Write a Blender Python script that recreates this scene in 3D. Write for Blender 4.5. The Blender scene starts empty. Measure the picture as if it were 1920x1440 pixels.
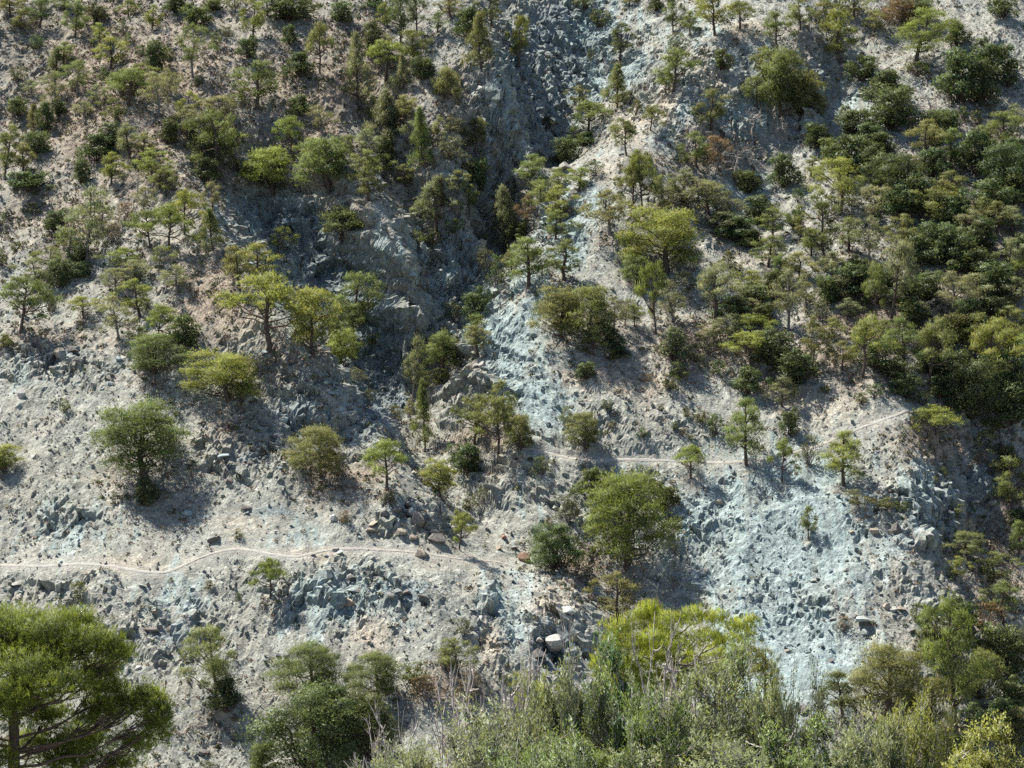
import bpy, math, random
import numpy as np
from mathutils import Vector, Matrix

# ------------------------------------------------------------------ camera, sky, sun, exposure
scene = bpy.context.scene
COL = scene.collection
PITCH = math.radians(-4.0)
HFOV = math.radians(24.0)
FPX = 960.0 / math.tan(HFOV / 2)          # focal length in photograph pixels (1920 wide)
cam_d = bpy.data.cameras.new("camera")
cam_d.sensor_width = 36.0
cam_d.lens = 18.0 / math.tan(HFOV / 2)
cam_d.clip_start = 0.5
cam_d.clip_end = 3000.0
cam = bpy.data.objects.new("camera", cam_d)
cam.location = (0, 0, 0)
cam.rotation_euler = (math.radians(90) + PITCH, 0, 0)
COL.objects.link(cam)
scene.camera = cam

SUN = Vector((-0.44, 0.35, 0.82)).normalized()       # direction towards the sun
world = bpy.data.worlds.new("World")
scene.world = world
world.use_nodes = True
wn = world.node_tree.nodes
wl = world.node_tree.links
sky = wn.new("ShaderNodeTexSky")
sky.sky_type = 'NISHITA'
sky.sun_disc = False
sky.sun_elevation = math.asin(SUN.z)
sky.sun_rotation = math.atan2(SUN.x, SUN.y)
sky.altitude = 600
bg = wn["Background"]
bg.inputs[1].default_value = 0.062
wl.new(sky.outputs[0], bg.inputs[0])

sun_d = bpy.data.lights.new("sun", 'SUN')
sun_d.energy = 5.0
sun_d.angle = math.radians(0.5)
sun_d.color = (1.0, 0.945, 0.84)
sun_o = bpy.data.objects.new("sun", sun_d)
sun_o.rotation_euler = SUN.to_track_quat('Z', 'Y').to_euler()
sun_o.location = (-60, 200, 200)
COL.objects.link(sun_o)

scene.view_settings.view_transform = 'Standard'
scene.view_settings.look = 'None'
scene.view_settings.gamma = 1.0
scene.view_settings.exposure = 1.42
scene.view_settings.use_curve_mapping = False
scene.render.engine = 'CYCLES'
scene.cycles.use_denoising = False
scene.cycles.max_bounces = 5
scene.cycles.diffuse_bounces = 2
scene.cycles.glossy_bounces = 1
scene.cycles.transmission_bounces = 3

# ------------------------------------------------------------------ numpy helpers
def h2(ix, iy, seed):
    h = (ix.astype(np.int64) * 374761393 + iy.astype(np.int64) * 668265263 + seed * 974634777) & 0xFFFFFFFF
    h = ((h ^ (h >> 13)) * 1274126177) & 0xFFFFFFFF
    h = ((h ^ (h >> 16)) * 2246822519) & 0xFFFFFFFF
    return ((h ^ (h >> 15)) & 0xFFFFFF).astype(np.float64) / float(0x1000000)

def vnoise(x, y, seed):
    ix = np.floor(x); iy = np.floor(y)
    fx = x - ix; fy = y - iy
    fx = fx * fx * fx * (fx * (fx * 6 - 15) + 10); fy = fy * fy * fy * (fy * (fy * 6 - 15) + 10)
    a = h2(ix, iy, seed); b = h2(ix + 1, iy, seed); c = h2(ix, iy + 1, seed); d = h2(ix + 1, iy + 1, seed)
    return (a + (b - a) * fx) * (1 - fy) + (c + (d - c) * fx) * fy      # 0..1

def fbm(x, y, seed, octv=4, gain=0.5, ridged=False):
    s = np.zeros_like(x); amp = 1.0; tot = 0.0
    ca, sa = math.cos(0.6), math.sin(0.6)
    for o in range(octv):
        n = vnoise(x, y, seed + o * 17)
        if ridged:
            n = 1 - np.abs(2 * n - 1)
        s += amp * n; tot += amp; amp *= gain
        x, y = (x * ca - y * sa) * 2.03 + 11.3, (x * sa + y * ca) * 2.03 - 7.7
    return s / tot

def facets(x, y, scale, seed, jitter=0.95):
    """Broken-rock relief: every cell is a little plane with its own height and tilt."""
    px = x / scale; py = y / scale
    ix = np.floor(px); iy = np.floor(py)
    best = np.full(x.shape, 1e9); f2 = np.full(x.shape, 1e9); val = np.zeros_like(x)
    for dx in (-1, 0, 1):
        for dy in (-1, 0, 1):
            cx = ix + dx; cy = iy + dy
            sx = cx + 0.5 + jitter * (h2(cx, cy, seed) - 0.5)
            sy = cy + 0.5 + jitter * (h2(cx, cy, seed + 1) - 0.5)
            d = (px - sx) ** 2 + (py - sy) ** 2
            v = h2(cx, cy, seed + 2) + (px - sx) * (h2(cx, cy, seed + 3) - 0.5) * 2.2 + (py - sy) * (h2(cx, cy, seed + 4) - 0.5) * 2.2
            m = d < best
            f2 = np.where(m, best, np.minimum(f2, d))
            val = np.where(m, v, val); best = np.where(m, d, best)
    gap = np.clip((np.sqrt(f2) - np.sqrt(best)) * 4, 0, 1)
    return val, gap

CP, SP = math.cos(PITCH), math.sin(PITCH)
def rays(u, v):
    cx = (np.asarray(u, float) - 960) / FPX; cy = (720 - np.asarray(v, float)) / FPX
    return np.stack([cx, CP - cy * SP, SP + cy * CP], -1)     # forward component is 1

def project(x, y, z):
    d = y * CP + z * SP
    d = np.where(d < 1, 1, d)
    return 960 + FPX * x / d, 720 - FPX * (-y * SP + z * CP) / d, d

def unproject(u, v, D):
    return rays(u, v) * D

# ------------------------------------------------------------------ terrain
SLOPE = 0.649
def base_h(y):
    far = -52.2 + SLOPE * (y - 225)
    far = np.where(y > 420, -52.2 + SLOPE * 195 + 0.35 * (y - 420), far)
    near = -1.7 - 0.262 * np.clip(y, -30, 1e9)
    k = 4.0
    m = np.maximum(far, near)
    return m + k * np.log(np.exp((far - m) / k) + np.exp((near - m) / k)) - 0.0

# pixel of the photograph, and how far the ground there stands out of the mean slope towards the viewer (metres)
LINES = """
1160 -90 -10;1130 -20 -12;1110 60 -17;1080 180 -18;1052 290 -21;1003 365 -19;935 450 -20;888 560 -21;850 640 -20;795 730 -19;772 800 -14;830 880 -9;900 950 -6;975 1040 -3;1090 1065 -3;1170 1110 -3;1240 1160 -2
230 130 3;300 250 5;345 330 7;425 470 10;520 590 11;620 690 10;700 780 8;738 860 6;765 960 6;805 1015 6
430 300 -3;500 390 -9;590 480 -11.5;670 580 -13.5;735 680 -15.5;770 780 -13.5
560 280 1;640 370 2;725 440 2;800 550 -3;840 620 -12
690 240 -4.5;770 370 -9;840 500 -14.5;866 570 -17
760 200 2;845 300 1;900 410 -5
870 -20 4;905 90 4;950 170 3;1000 265 -2;1012 310 -8
1440 -40 5;1440 20 5;1330 110 5;1250 190 4;1150 290 3;1080 400 3;1010 520 4;935 620 2;880 690 -4;840 770 -8
1720 -20 -2;1560 210 -6;1450 300 -7;1395 385 -5;1330 440 -2
1760 860 1;1830 930 -6;1890 1010 -8;1900 1100 -8
1700 770 6;1720 900 6;1740 1000 6;1760 1080 4
"""
CTRL = """
1000 700 4;930 790 -2;1000 850 1;940 900 -2;880 130 4
1620 120 1;1700 300 0;1900 400 -1;1600 500 2;1200 520 4;1250 400 2;1800 150 0;1900 60 0;1490 120 5;1530 60 5;1520 180 3
1400 600 3;1100 640 6;1300 740 4;1500 700 4;1700 750 5;1620 900 5;1400 900 3;1300 900 1;1150 860 2
1900 800 -3;1900 650 0;1750 600 1
1450 1200 3;1500 1330 6;1350 1100 1;1280 1010 1;1280 1090 -1;1600 1100 6;1650 1220 6;1700 1330 3;1850 1330 0
200 900 5;400 950 7;600 900 7;0 1000 4;300 1100 8;600 1100 9;900 1110 8;1000 1180 8;1070 1120 6;1110 1210 4;1180 1240 1;700 1000 7
400 1300 10;700 1350 9;0 1300 9;200 1250 9;1000 1400 5;1300 1350 4;850 1300 8
0 700 2;100 560 1;0 420 -2;150 330 0;80 150 -5;20 270 -5;95 50 -5;180 120 0;0 60 0;400 100 4;550 60 4;640 160 4;480 220 4;300 420 6;200 480 3
560 780 7;480 720 8;300 700 7;640 820 7
"""
def _rows(t):
    return [[float(q) for q in p.split()] for p in t.split(";") if p.strip()]
pts = []
for ln in LINES.strip().split("\n"):
    r0 = np.array(_rows(ln))
    cum = np.r_[0, np.cumsum(np.hypot(np.diff(r0[:, 0]), np.diff(r0[:, 1])))]
    q = np.linspace(0, cum[-1], max(2, int(cum[-1] / 22)))
    pts.append(np.stack([np.interp(q, cum, r0[:, k]) for k in range(3)], -1))
pts.append(np.array(_rows(CTRL.replace("\n", ";"))))
pts = np.concatenate(pts)
r_ = rays(pts[:, 0], pts[:, 1])
tt = np.linspace(150, 520, 4000)
def ray_base(r):
    z = r[None, :] * tt[:, None]
    k = np.argmax(z[:, 2] < base_h(z[:, 1]))
    return tt[k]
D0 = np.array([ray_base(r) for r in r_])
P = r_ * (D0 - pts[:, 2])[:, None]
far_anchor = np.array([[x, y] for x in (-320, -170, 170, 320) for y in (230, 300, 380)] + [[x, y] for x in (-100, -30, 40, 110) for y in (205, 420)] + [[x, 500] for x in (-200, 0, 200)] + [[x, 120] for x in (-200, 0, 200)], float)
cx = np.concatenate([P[:, 0], far_anchor[:, 0]]); cy = np.concatenate([P[:, 1], far_anchor[:, 1]])
cr = np.concatenate([P[:, 2] - base_h(P[:, 1]), np.zeros(len(far_anchor))])
YS = 0.72                      # distances across the slope count a little more than along it
n = len(cx)
A = np.zeros((n + 1, n + 1))
A[:n, :n] = -np.hypot(cx[:, None] - cx[None], (cy[:, None] - cy[None]) * YS) + np.eye(n) * 0.6
A[:n, n] = 1; A[n, :n] = 1
W = np.linalg.solve(A, np.append(cr, 0))
def resid(x, y):
    out = np.empty(x.size)
    xf = x.ravel(); yf = y.ravel()
    for s in range(0, x.size, 40000):
        d = np.hypot(xf[s:s + 40000, None] - cx[None], (yf[s:s + 40000, None] - cy[None]) * YS)
        out[s:s + 40000] = -(d @ W[:n]) + W[n]
    return out.reshape(x.shape)

def blobs(u, v, spec, base=0.0):
    out = np.full(u.shape, base)
    for b in spec.replace("\n", ";").split(";"):
        if not b.strip():
            continue
        u0, v0, ru, rv, a = [float(t) for t in b.split()]
        out = np.maximum(out, a * np.exp(-((u - u0) / ru) ** 2 - ((v - v0) / rv) ** 2))
    return out

ROUGH = """600 750 160 80 1;480 850 140 60 .9;640 1100 190 80 1;1050 1200 75 110 1;860 540 130 150 1;560 450 130 110 1;980 180 110 170 1.1
1750 960 100 80 1;100 680 130 60 .9;780 980 80 40 1;1330 1000 80 80 .6;100 1100 130 60 .7;330 1180 140 80 .8;1090 100 90 100 1;700 650 110 120 1;1300 170 120 100 .8;1050 430 60 90 .8;900 700 70 100 .8;1500 1150 120 120 .6;930 1180 60 80 .8;130 980 120 60 .6"""
BLUE = """1450 1000 190 180 .85;1480 1220 150 150 1;1330 980 90 110 .8;1020 740 60 120 .85;960 640 60 90 .85;1400 180 70 100 .8;1270 230 90 90 .55;1050 430 60 70 .7;1090 120 70 120 .75;980 200 90 130 .6
650 1130 150 80 .6;560 1000 80 50 .55;330 1110 90 50 .55;130 980 120 70 .45;620 560 130 170 .5;480 400 90 70 .55;850 560 70 100 .5;1590 220 60 70 .5;1400 380 70 40 .7;1750 950 90 80 .6;1850 800 40 40 .4;950 1150 60 90 .7;50 720 90 60 .35;1150 880 130 30 .3;760 480 80 60 .4;1000 960 60 60 .3;1120 60 80 80 .8;1180 120 60 60 .6;1310 60 80 50 .5;700 700 60 80 .5;560 440 90 70 .6;1500 230 40 40 .5;1440 350 40 40 .6;900 560 40 60 .5;1100 380 45 45 .8;1060 450 45 55 .9;1000 560 45 60 .95;940 640 50 60 .95;1210 250 40 40 .6;1370 130 45 45 .7"""
SOIL = """240 180 330 260 .85;600 180 190 200 .85;400 560 90 110 1;430 800 80 90 .55;640 900 80 50 .9;560 660 90 40 .7;100 640 150 40 .75;1330 290 110 60 .9;1150 690 130 50 .6;1300 650 150 60 .85;1550 690 200 60 .75;1680 600 170 120 .9;1600 250 60 60 .4
1750 830 90 45 .9;1870 1000 80 220 .8;900 830 80 30 .9;1095 1075 40 40 1.2;850 1290 90 45 1.1;330 920 80 60 .6;210 890 50 50 .5;720 240 120 140 .7;850 200 50 90 .8;1850 400 150 250 .7;1100 590 90 40 .6;100 400 140 100 .8;1500 80 60 40 .5;1700 40 80 50 .5;390 1370 60 40 .4;700 880 60 40 .7"""
TAN = """1180 230 70 60 .7;1090 700 70 45 .8;1200 720 130 60 .6;1540 760 100 40 .7;700 1190 60 40 .9;600 1040 70 18 .8;920 1210 25 70 .9;1040 1150 70 40 .7;440 620 45 45 .7;1340 150 80 80 .6;240 1060 90 30 .6;450 980 150 40 .4;1400 480 90 40 .5;1030 1040 60 20 .3;1600 760 60 40 .5;250 920 100 40 .4;1400 60 45 35 .7;1330 110 45 35 .7;1250 190 45 40 .8;1190 260 40 40 .8;1130 330 35 40 .6"""
SLATE_SHADOW = """500 400 60 50 .8;560 440 80 60 1;630 530 80 70 1;690 620 70 70 1;735 720 50 60 1;700 760 60 40 .8;985 130 50 90 1;1010 220 60 70 1.1;1030 40 60 60 .8;1060 110 50 70 .7;860 480 45 60 1;880 560 40 50 1;800 440 60 40 .5;820 580 60 50 .6;750 300 60 60 .5;700 330 50 40 .5;880 350 50 60 .6
640 1110 60 40 .5;770 1120 50 30 .7;1040 1210 60 60 .8;760 975 50 25 .8;1690 1020 50 40 .7;1760 950 40 40 .6;1830 900 60 60 .7;470 860 60 30 .5;560 760 70 40 .6;1530 170 30 40 1;120 670 60 25 .7;330 1180 60 25 .6;1300 1090 40 60 .4;1340 980 50 50 .4;500 960 80 14 .6;400 965 80 12 .6"""  # dark bedrock, with gully and cliff shade painted into its colour
SMOOTH = """450 990 180 45 1;250 1040 160 40 .9;1500 1290 60 80 .9;1570 230 60 70 .8;1420 330 50 60 .7;1150 510 50 50 .8;230 900 100 50 .7;820 1060 120 25 .8;900 950 60 50 .5;700 1060 120 25 .5;110 60 30 80 .6;350 640 60 60 .4"""
PATHS = [
    [(-60, 1058), (0, 1060), (80, 1062), (150, 1057), (215, 1062), (260, 1072), (312, 1075), (345, 1060), (390, 1040), (440, 1028), (480, 1033), (520, 1042), (560, 1045), (600, 1034), (640, 1029), (700, 1030), (760, 1034), (810, 1040), (870, 1050), (930, 1053), (985, 1068)],
    [(985, 838), (1010, 846), (1060, 858), (1110, 864), (1130, 863), (1180, 862), (1230, 863), (1275, 865), (1340, 868), (1400, 866), (1460, 856), (1530, 838), (1570, 822), (1620, 800), (1660, 786), (1700, 772), (1730, 765)],
    [(100, -30), (92, 40), (86, 90), (80, 130), (70, 165)],
]
def poly_dist(u, v, poly):
    d = np.full(u.shape, 1e9)
    for (a, b), (c, e) in zip(poly[:-1], poly[1:]):
        ex, ey = c - a, e - b
        t = np.clip(((u - a) * ex + (v - b) * ey) / (ex * ex + ey * ey), 0, 1)
        d = np.minimum(d, np.hypot(u - a - t * ex, v - b - t * ey))
    return d

def height(x, y, detail=True, masks=False):
    z = base_h(y) + resid(x, y)
    u, v, _ = project(x, y, z)
    farw = np.clip((y - 205) / 12, 0, 1)
    rough = blobs(u, v, ROUGH, 0.16) * farw
    smooth = blobs(u, v, SMOOTH) * farw
    pth = np.zeros_like(x)
    for p in PATHS[:2]:
        pth = np.maximum(pth, np.exp(-(poly_dist(u, v, p) / 13.0) ** 2) * farw)
    rough = rough * (1 - 0.8 * smooth) * (1 - 0.9 * pth)
    calm = (1 - 0.75 * pth) * (1 - 0.45 * smooth)
    wx = x + 3.0 * (fbm(x / 9, y / 9, 5, 3) - 0.5); wy = y + 3.0 * (fbm(x / 9, y / 9, 8, 3) - 0.5)
    big = (fbm(wx / 16, wy / 22, 31, 3, ridged=True) - 0.62) * 3.6
    mid = (fbm(wx / 5.5, wy / 7.5, 47, 3, 0.45, ridged=True) - 0.6) * 1.8
    rill = (fbm(wx / 2.2 + y * 0.05, wy / 10, 71, 3) - 0.5) * 0.8
    z = z + farw * calm * (big * (0.5 + 0.6 * rough) + mid * (0.40 + 1.25 * rough) + rill)
    if detail:
        f1, g1 = facets(wx + 0.35 * y, wy * 0.8, 3.4, 101)
        f2, g2 = facets(wx, wy * 0.75, 1.5, 113)
        f3, g3 = facets(x + 0.3 * wx, y * 0.75, 0.72, 131)
        crag = np.clip(rough * 1.3 - 0.25 + 0.5 * (fbm(x / 6, y / 6, 91, 2) - 0.5), 0, 1.2)
        z = z + farw * calm * (crag * (1.05 * (f1 - .5) + 0.52 * (f2 - .5) - 0.25 * (1 - g1)) + (0.05 + 0.22 * rough) * (f3 - .5) - 0.1 * rough * (1 - g2))
        z = z + farw * calm * 0.16 * (fbm(x / 0.6, y / 0.7, 171, 2) - 0.5)
    # the trodden path is a shallow bench
    if not masks:
        return z
    blue = blobs(u, v, BLUE) * (0.55 + 0.9 * fbm(x / 7, y / 9, 201, 3)) * farw
    soil = blobs(u, v, SOIL) * (0.45 + 1.1 * fbm(x / 5, y / 6, 211, 3)) * farw
    tan = blobs(u, v, TAN) * (0.4 + 1.2 * fbm(x / 4, y / 5, 221, 3)) * farw
    slate_shadow = blobs(u, v, SLATE_SHADOW) * (0.5 + 1.0 * fbm(x / 4, y / 5, 231, 3)) * farw  # mask of dark rock plus painted shade on the gully walls
    return z, np.clip(blue, 0, 1), np.clip(soil, 0, 1), np.clip(tan, 0, 1), rough, smooth, pth, np.clip(slate_shadow, 0, 1)

def spaced(*segs):
    out = []
    for a, b, s in segs:
        out.append(np.arange(a, b - s * 0.5, s))
    out.append(np.array([segs[-1][1]]))
    return np.concatenate(out)
XS = spaced((-420, -130, 14.5), (-130, -77, 1.6), (-77, 77, 0.42), (77, 130, 1.6), (130, 420, 14.5))
YSG = spaced((-60, 198, 6), (198, 214, 1.0), (214, 372, 0.42), (372, 420, 1.4), (420, 700, 14))
GX, GY = np.meshgrid(XS, YSG)
GZ, M_blue, M_soil, M_tan, M_rough, M_smooth, M_path, M_slate_shadow = height(GX, GY, True, True)

def ground(x, y):
    x = np.asarray(x, float); y = np.asarray(y, float)
    i = np.clip(np.searchsorted(XS, x) - 1, 0, len(XS) - 2); j = np.clip(np.searchsorted(YSG, y) - 1, 0, len(YSG) - 2)
    fx = (x - XS[i]) / (XS[i + 1] - XS[i]); fy = (y - YSG[j]) / (YSG[j + 1] - YSG[j])
    return (GZ[j, i] * (1 - fx) + GZ[j, i + 1] * fx) * (1 - fy) + (GZ[j + 1, i] * (1 - fx) + GZ[j + 1, i + 1] * fx) * fy

def gsample(G, x, y):
    i = np.clip(np.searchsorted(XS, x), 0, len(XS) - 1); j = np.clip(np.searchsorted(YSG, y), 0, len(YSG) - 1)
    return G[j, i]

def hit(u, v):
    """Where the sight line through a pixel of the photograph meets the hillside."""
    r = rays(u, v)
    t = np.arange(205, 430, 0.25)
    p = r[None, :] * t[:, None]
    below = p[:, 2] < ground(p[:, 0], p[:, 1])
    k = int(np.argmax(below)) if below.any() else len(t) - 1
    lo, hi = t[max(k - 1, 0)], t[k]
    for _ in range(12):
        m = 0.5 * (lo + hi)
        q = r * m
        if q[2] < ground(q[0], q[1]):
            hi = m
        else:
            lo = m
    return r * hi, hi

def litter(x, y, r, a, G):
    i0, i1 = np.searchsorted(XS, (x - 2 * r, x + 2 * r)); j0, j1 = np.searchsorted(YSG, (y - 2 * r, y + 2 * r))
    gx = GX[j0:j1, i0:i1]; gy = GY[j0:j1, i0:i1]
    G[j0:j1, i0:i1] = np.maximum(G[j0:j1, i0:i1], a * np.exp(-((gx - x) / r) ** 2 - ((gy - y + .3 * r) / r) ** 2))

# ------------------------------------------------------------------ mesh + object helpers
def mesh_from(name, V, F, normals=None, smooth=False, attrs=None):
    """V (n,3), F (m,3|4) arrays -> mesh"""
    V = np.asarray(V, np.float32); F = np.asarray(F, np.int32)
    me = bpy.data.meshes.new(name)
    k = F.shape[1]
    me.vertices.add(len(V)); me.vertices.foreach_set("co", V.ravel())
    me.loops.add(F.size); me.loops.foreach_set("vertex_index", F.ravel())
    me.polygons.add(len(F))
    me.polygons.foreach_set("loop_start", np.arange(0, F.size, k, dtype=np.int32))
    if smooth or normals is not None:
        me.polygons.foreach_set("use_smooth", np.ones(len(F), bool))
    else:
        me.polygons.foreach_set("use_smooth", np.zeros(len(F), bool))
    me.update(calc_edges=True)
    for nme, arr in (attrs or {}).items():
        a = me.attributes.new(nme, 'FLOAT', 'POINT')
        a.data.foreach_set("value", np.asarray(arr, np.float32).ravel())
    if normals is not None:
        me.normals_split_custom_set_from_vertices(np.asarray(normals, np.float32))
    return me

def add_obj(name, me, mat=None, parent=None, **props):
    o = bpy.data.objects.new(name, me)
    if mat is not None and me is not None and not me.materials:
        me.materials.append(mat)
    if parent is not None:
        o.parent = parent
    for k, v in props.items():
        o[k] = v
    COL.objects.link(o)
    return o

def tube(pts, rad, sides=5):
    pts = np.asarray(pts, float); rad = np.asarray(rad, float)
    m = len(pts)
    tg = np.gradient(pts, axis=0); tg /= np.linalg.norm(tg, axis=1)[:, None] + 1e-9
    ref = np.where(np.abs(tg[:, 2:3]) > 0.9, np.array([[1., 0, 0]]), np.array([[0, 0, 1.]]))
    a = np.cross(tg, ref); a /= np.linalg.norm(a, axis=1)[:, None] + 1e-9
    b = np.cross(tg, a)
    ang = np.arange(sides) * 2 * math.pi / sides
    V = pts[:, None] + rad[:, None, None] * (np.cos(ang)[None, :, None] * a[:, None] + np.sin(ang)[None, :, None] * b[:, None])
    i = np.arange(m - 1)[:, None] * sides; j = np.arange(sides)[None]
    q = np.stack([i + j, i + (j + 1) % sides, i + sides + (j + 1) % sides, i + sides + j], -1).reshape(-1, 4)
    return V.reshape(-1, 3), q

class Acc:
    def __init__(self):
        self.V = []; self.F = []; self.n = 0
    def add(self, V, F):
        self.V.append(V); self.F.append(F + self.n); self.n += len(V)
    def mesh(self, name, smooth=True):
        return mesh_from(name, np.concatenate(self.V), np.concatenate(self.F), smooth=smooth)

# ------------------------------------------------------------------ materials
def new_mat(name):
    m = bpy.data.materials.new(name); m.use_nodes = True
    nt = m.node_tree; nt.nodes.clear()
    out = nt.nodes.new("ShaderNodeOutputMaterial")
    return m, nt, out
def N(nt, kind, **kw):
    nd = nt.nodes.new(kind)
    for k, v in kw.items():
        if k.startswith("i_"):
            nd.inputs[k[2:].replace("_", " ")].default_value = v
        else:
            setattr(nd, k, v)
    return nd
def mixc(nt, fac, a, b, blend='MIX'):
    nd = nt.nodes.new("ShaderNodeMix"); nd.data_type = 'RGBA'; nd.blend_type = blend
    for sock, val in ((nd.inputs[0], fac), (nd.inputs[6], a), (nd.inputs[7], b)):
        if isinstance(val, (int, float)):
            sock.default_value = val
        elif isinstance(val, tuple):
            sock.default_value = (*val, 1)
        else:
            nt.links.new(val, sock)
    return nd.outputs[2]
def ramp(nt, src, *stops):
    nd = nt.nodes.new("ShaderNodeValToRGB")
    el = nd.color_ramp.elements
    while len(el) > 1:
        el.remove(el[-1])
    for k, (p, c) in enumerate(stops):
        e = el[0] if k == 0 else el.new(p)
        e.position = p
        e.color = (c, c, c, 1) if isinstance(c, (int, float)) else (*c, 1)
    nt.links.new(src, nd.inputs[0])
    return nd.outputs[0]
def noise(nt, vec, scale, detail=4, rough=0.55, out=0):
    nd = N(nt, "ShaderNodeTexNoise"); nd.inputs["Scale"].default_value = scale
    nd.inputs["Detail"].default_value = detail; nd.inputs["Roughness"].default_value = rough
    nt.links.new(vec, nd.inputs["Vector"])
    return nd.outputs[out]
def attr(nt, name):
    nd = N(nt, "ShaderNodeAttribute"); nd.attribute_name = name
    return nd.outputs["Fac"]
def math_n(nt, op, a, b=0.5, clamp=False):
    nd = N(nt, "ShaderNodeMath", operation=op, use_clamp=clamp)
    for s, val in ((nd.inputs[0], a), (nd.inputs[1], b)):
        if isinstance(val, (int, float)):
            s.default_value = val
        else:
            nt.links.new(val, s)
    return nd.outputs[0]

def rock_material(name, stones=False):
    m, nt, out = new_mat(name)
    geo = N(nt, "ShaderNodeNewGeometry")
    vec = geo.outputs["Position"]
    n1 = noise(nt, vec, 0.22, 5, 0.6)
    n2 = noise(nt, vec, 1.1, 5, 0.65)
    n3 = noise(nt, vec, 4.5, 4, 0.7)
    vor = N(nt, "ShaderNodeTexVoronoi"); vor.inputs["Scale"].default_value = 1.9
    nt.links.new(vec, vor.inputs["Vector"])
    vor2 = N(nt, "ShaderNodeTexVoronoi"); vor2.inputs["Scale"].default_value = 4.2
    nt.links.new(vec, vor2.inputs["Vector"])
    sep = N(nt, "ShaderNodeSeparateColor"); nt.links.new(vor.outputs["Color"], sep.inputs[0])
    sep2 = N(nt, "ShaderNodeSeparateColor"); nt.links.new(vor2.outputs["Color"], sep2.inputs[0])
    grey = mixc(nt, ramp(nt, n2, (0.35, 0.0), (0.66, 1.0)), (0.186, 0.196, 0.178), (0.312, 0.322, 0.290))
    grey = mixc(nt, ramp(nt, n1, (0.42, 0.0), (0.62, 0.6)), grey, (0.262, 0.252, 0.215))
    blue = mixc(nt, ramp(nt, n2, (0.35, 0.0), (0.68, 1.0)), (0.160, 0.210, 0.214), (0.325, 0.385, 0.380))
    soil = mixc(nt, ramp(nt, n2, (0.35, 0.0), (0.66, 1.0)), (0.165, 0.131, 0.100), (0.282, 0.240, 0.190))
    tan = mixc(nt, ramp(nt, n2, (0.35, 0.0), (0.66, 1.0)), (0.31, 0.262, 0.20), (0.42, 0.38, 0.31))
    mp = N(nt, "ShaderNodeMapping"); mp.inputs["Scale"].default_value = (1.0, 0.16, 0.16)
    nt.links.new(vec, mp.inputs["Vector"])
    ns = noise(nt, mp.outputs[0], 0.8, 5, 0.6)            # streaks running down the fall line
    fb = math_n(nt, 'ADD', attr(nt, "blue"), math_n(nt, 'ADD', math_n(nt, 'MULTIPLY', math_n(nt, 'SUBTRACT', n1, 0.5), 0.9), math_n(nt, 'MULTIPLY', math_n(nt, 'SUBTRACT', ns, 0.5), 1.3)))
    c = mixc(nt, ramp(nt, fb, (0.25, 0.0), (0.42, 0.6), (0.75, 1.0)), grey, blue)
    c = mixc(nt, 1.0, c, ramp(nt, ns, (0.3, 0.84), (0.7, 1.14)), 'MULTIPLY')
    fs = math_n(nt, 'ADD', attr(nt, "soil"), math_n(nt, 'MULTIPLY', math_n(nt, 'SUBTRACT', n2, 0.5), 1.1))
    c = mixc(nt, ramp(nt, fs, (0.2, 0.0), (0.85, 0.9)), c, soil)
    ft = math_n(nt, 'ADD', attr(nt, "tan"), math_n(nt, 'MULTIPLY', math_n(nt, 'SUBTRACT', n2, 0.5), 0.9))
    c = mixc(nt, ramp(nt, ft, (0.25, 0.0), (0.85, 0.85)), c, tan)
    slate_shadow = mixc(nt, ramp(nt, n2, (0.35, 0.0), (0.70, 1.0)), (0.105, 0.132, 0.143), (0.26, 0.300, 0.305))  # dark bedrock colour, tinted bluer to deepen the shadow on the walls
    fl = math_n(nt, 'ADD', attr(nt, "slate_shadow"), math_n(nt, 'MULTIPLY', math_n(nt, 'SUBTRACT', n2, 0.5), 1.0))
    c = mixc(nt, ramp(nt, fl, (0.25, 0.0), (0.7, 0.95)), c, slate_shadow)
    # every broken piece of rock has its own shade
    tone = ramp(nt, sep.outputs[0], (0.0, 0.72), (0.55, 1.0), (0.93, 1.12), (1.0, 1.45))
    c = mixc(nt, 0.75, c, tone, 'MULTIPLY')
    tone2 = ramp(nt, sep2.outputs[1], (0.0, 0.7), (0.6, 1.0), (0.95, 1.2), (1.0, 1.5))
    c = mixc(nt, 0.6, c, tone2, 'MULTIPLY')
    c = mixc(nt, 1.0, c, ramp(nt, n3, (0.25, 0.78), (0.75, 1.2)), 'MULTIPLY')
    pale = mixc(nt, ramp(nt, n3, (0.3, 0.0), (0.7, 1.0)), (0.28, 0.268, 0.24), (0.36, 0.345, 0.315))
    c = mixc(nt, math_n(nt, 'MULTIPLY', attr(nt, "path"), 0.4), c, pale)
    if stones:
        isl = geo.outputs["Random Per Island"]
        c = mixc(nt, 1.0, c, ramp(nt, isl, (0.0, 0.72), (0.5, 1.0), (0.92, 1.2), (1.0, 1.55)), 'MULTIPLY')
    b = N(nt, "ShaderNodeBsdfPrincipled"); b.inputs["Roughness"].default_value = 0.9
    b.inputs["Specular IOR Level"].default_value = 0.15
    nt.links.new(c, b.inputs["Base Color"])
    bump = N(nt, "ShaderNodeBump"); bump.inputs["Strength"].default_value = 0.9; bump.inputs["Distance"].default_value = 0.22
    hh = math_n(nt, 'ADD', math_n(nt, 'MULTIPLY', sep2.outputs[0], 0.45), math_n(nt, 'MULTIPLY', n3, 0.9))
    nt.links.new(hh, bump.inputs["Height"])
    nt.links.new(bump.outputs[0], b.inputs["Normal"])
    nt.links.new(b.outputs[0], out.inputs[0])
    return m
MAT_ROCK = rock_material("serpentinite_hillside")
MAT_STONE = rock_material("scree_stone", True)

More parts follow.
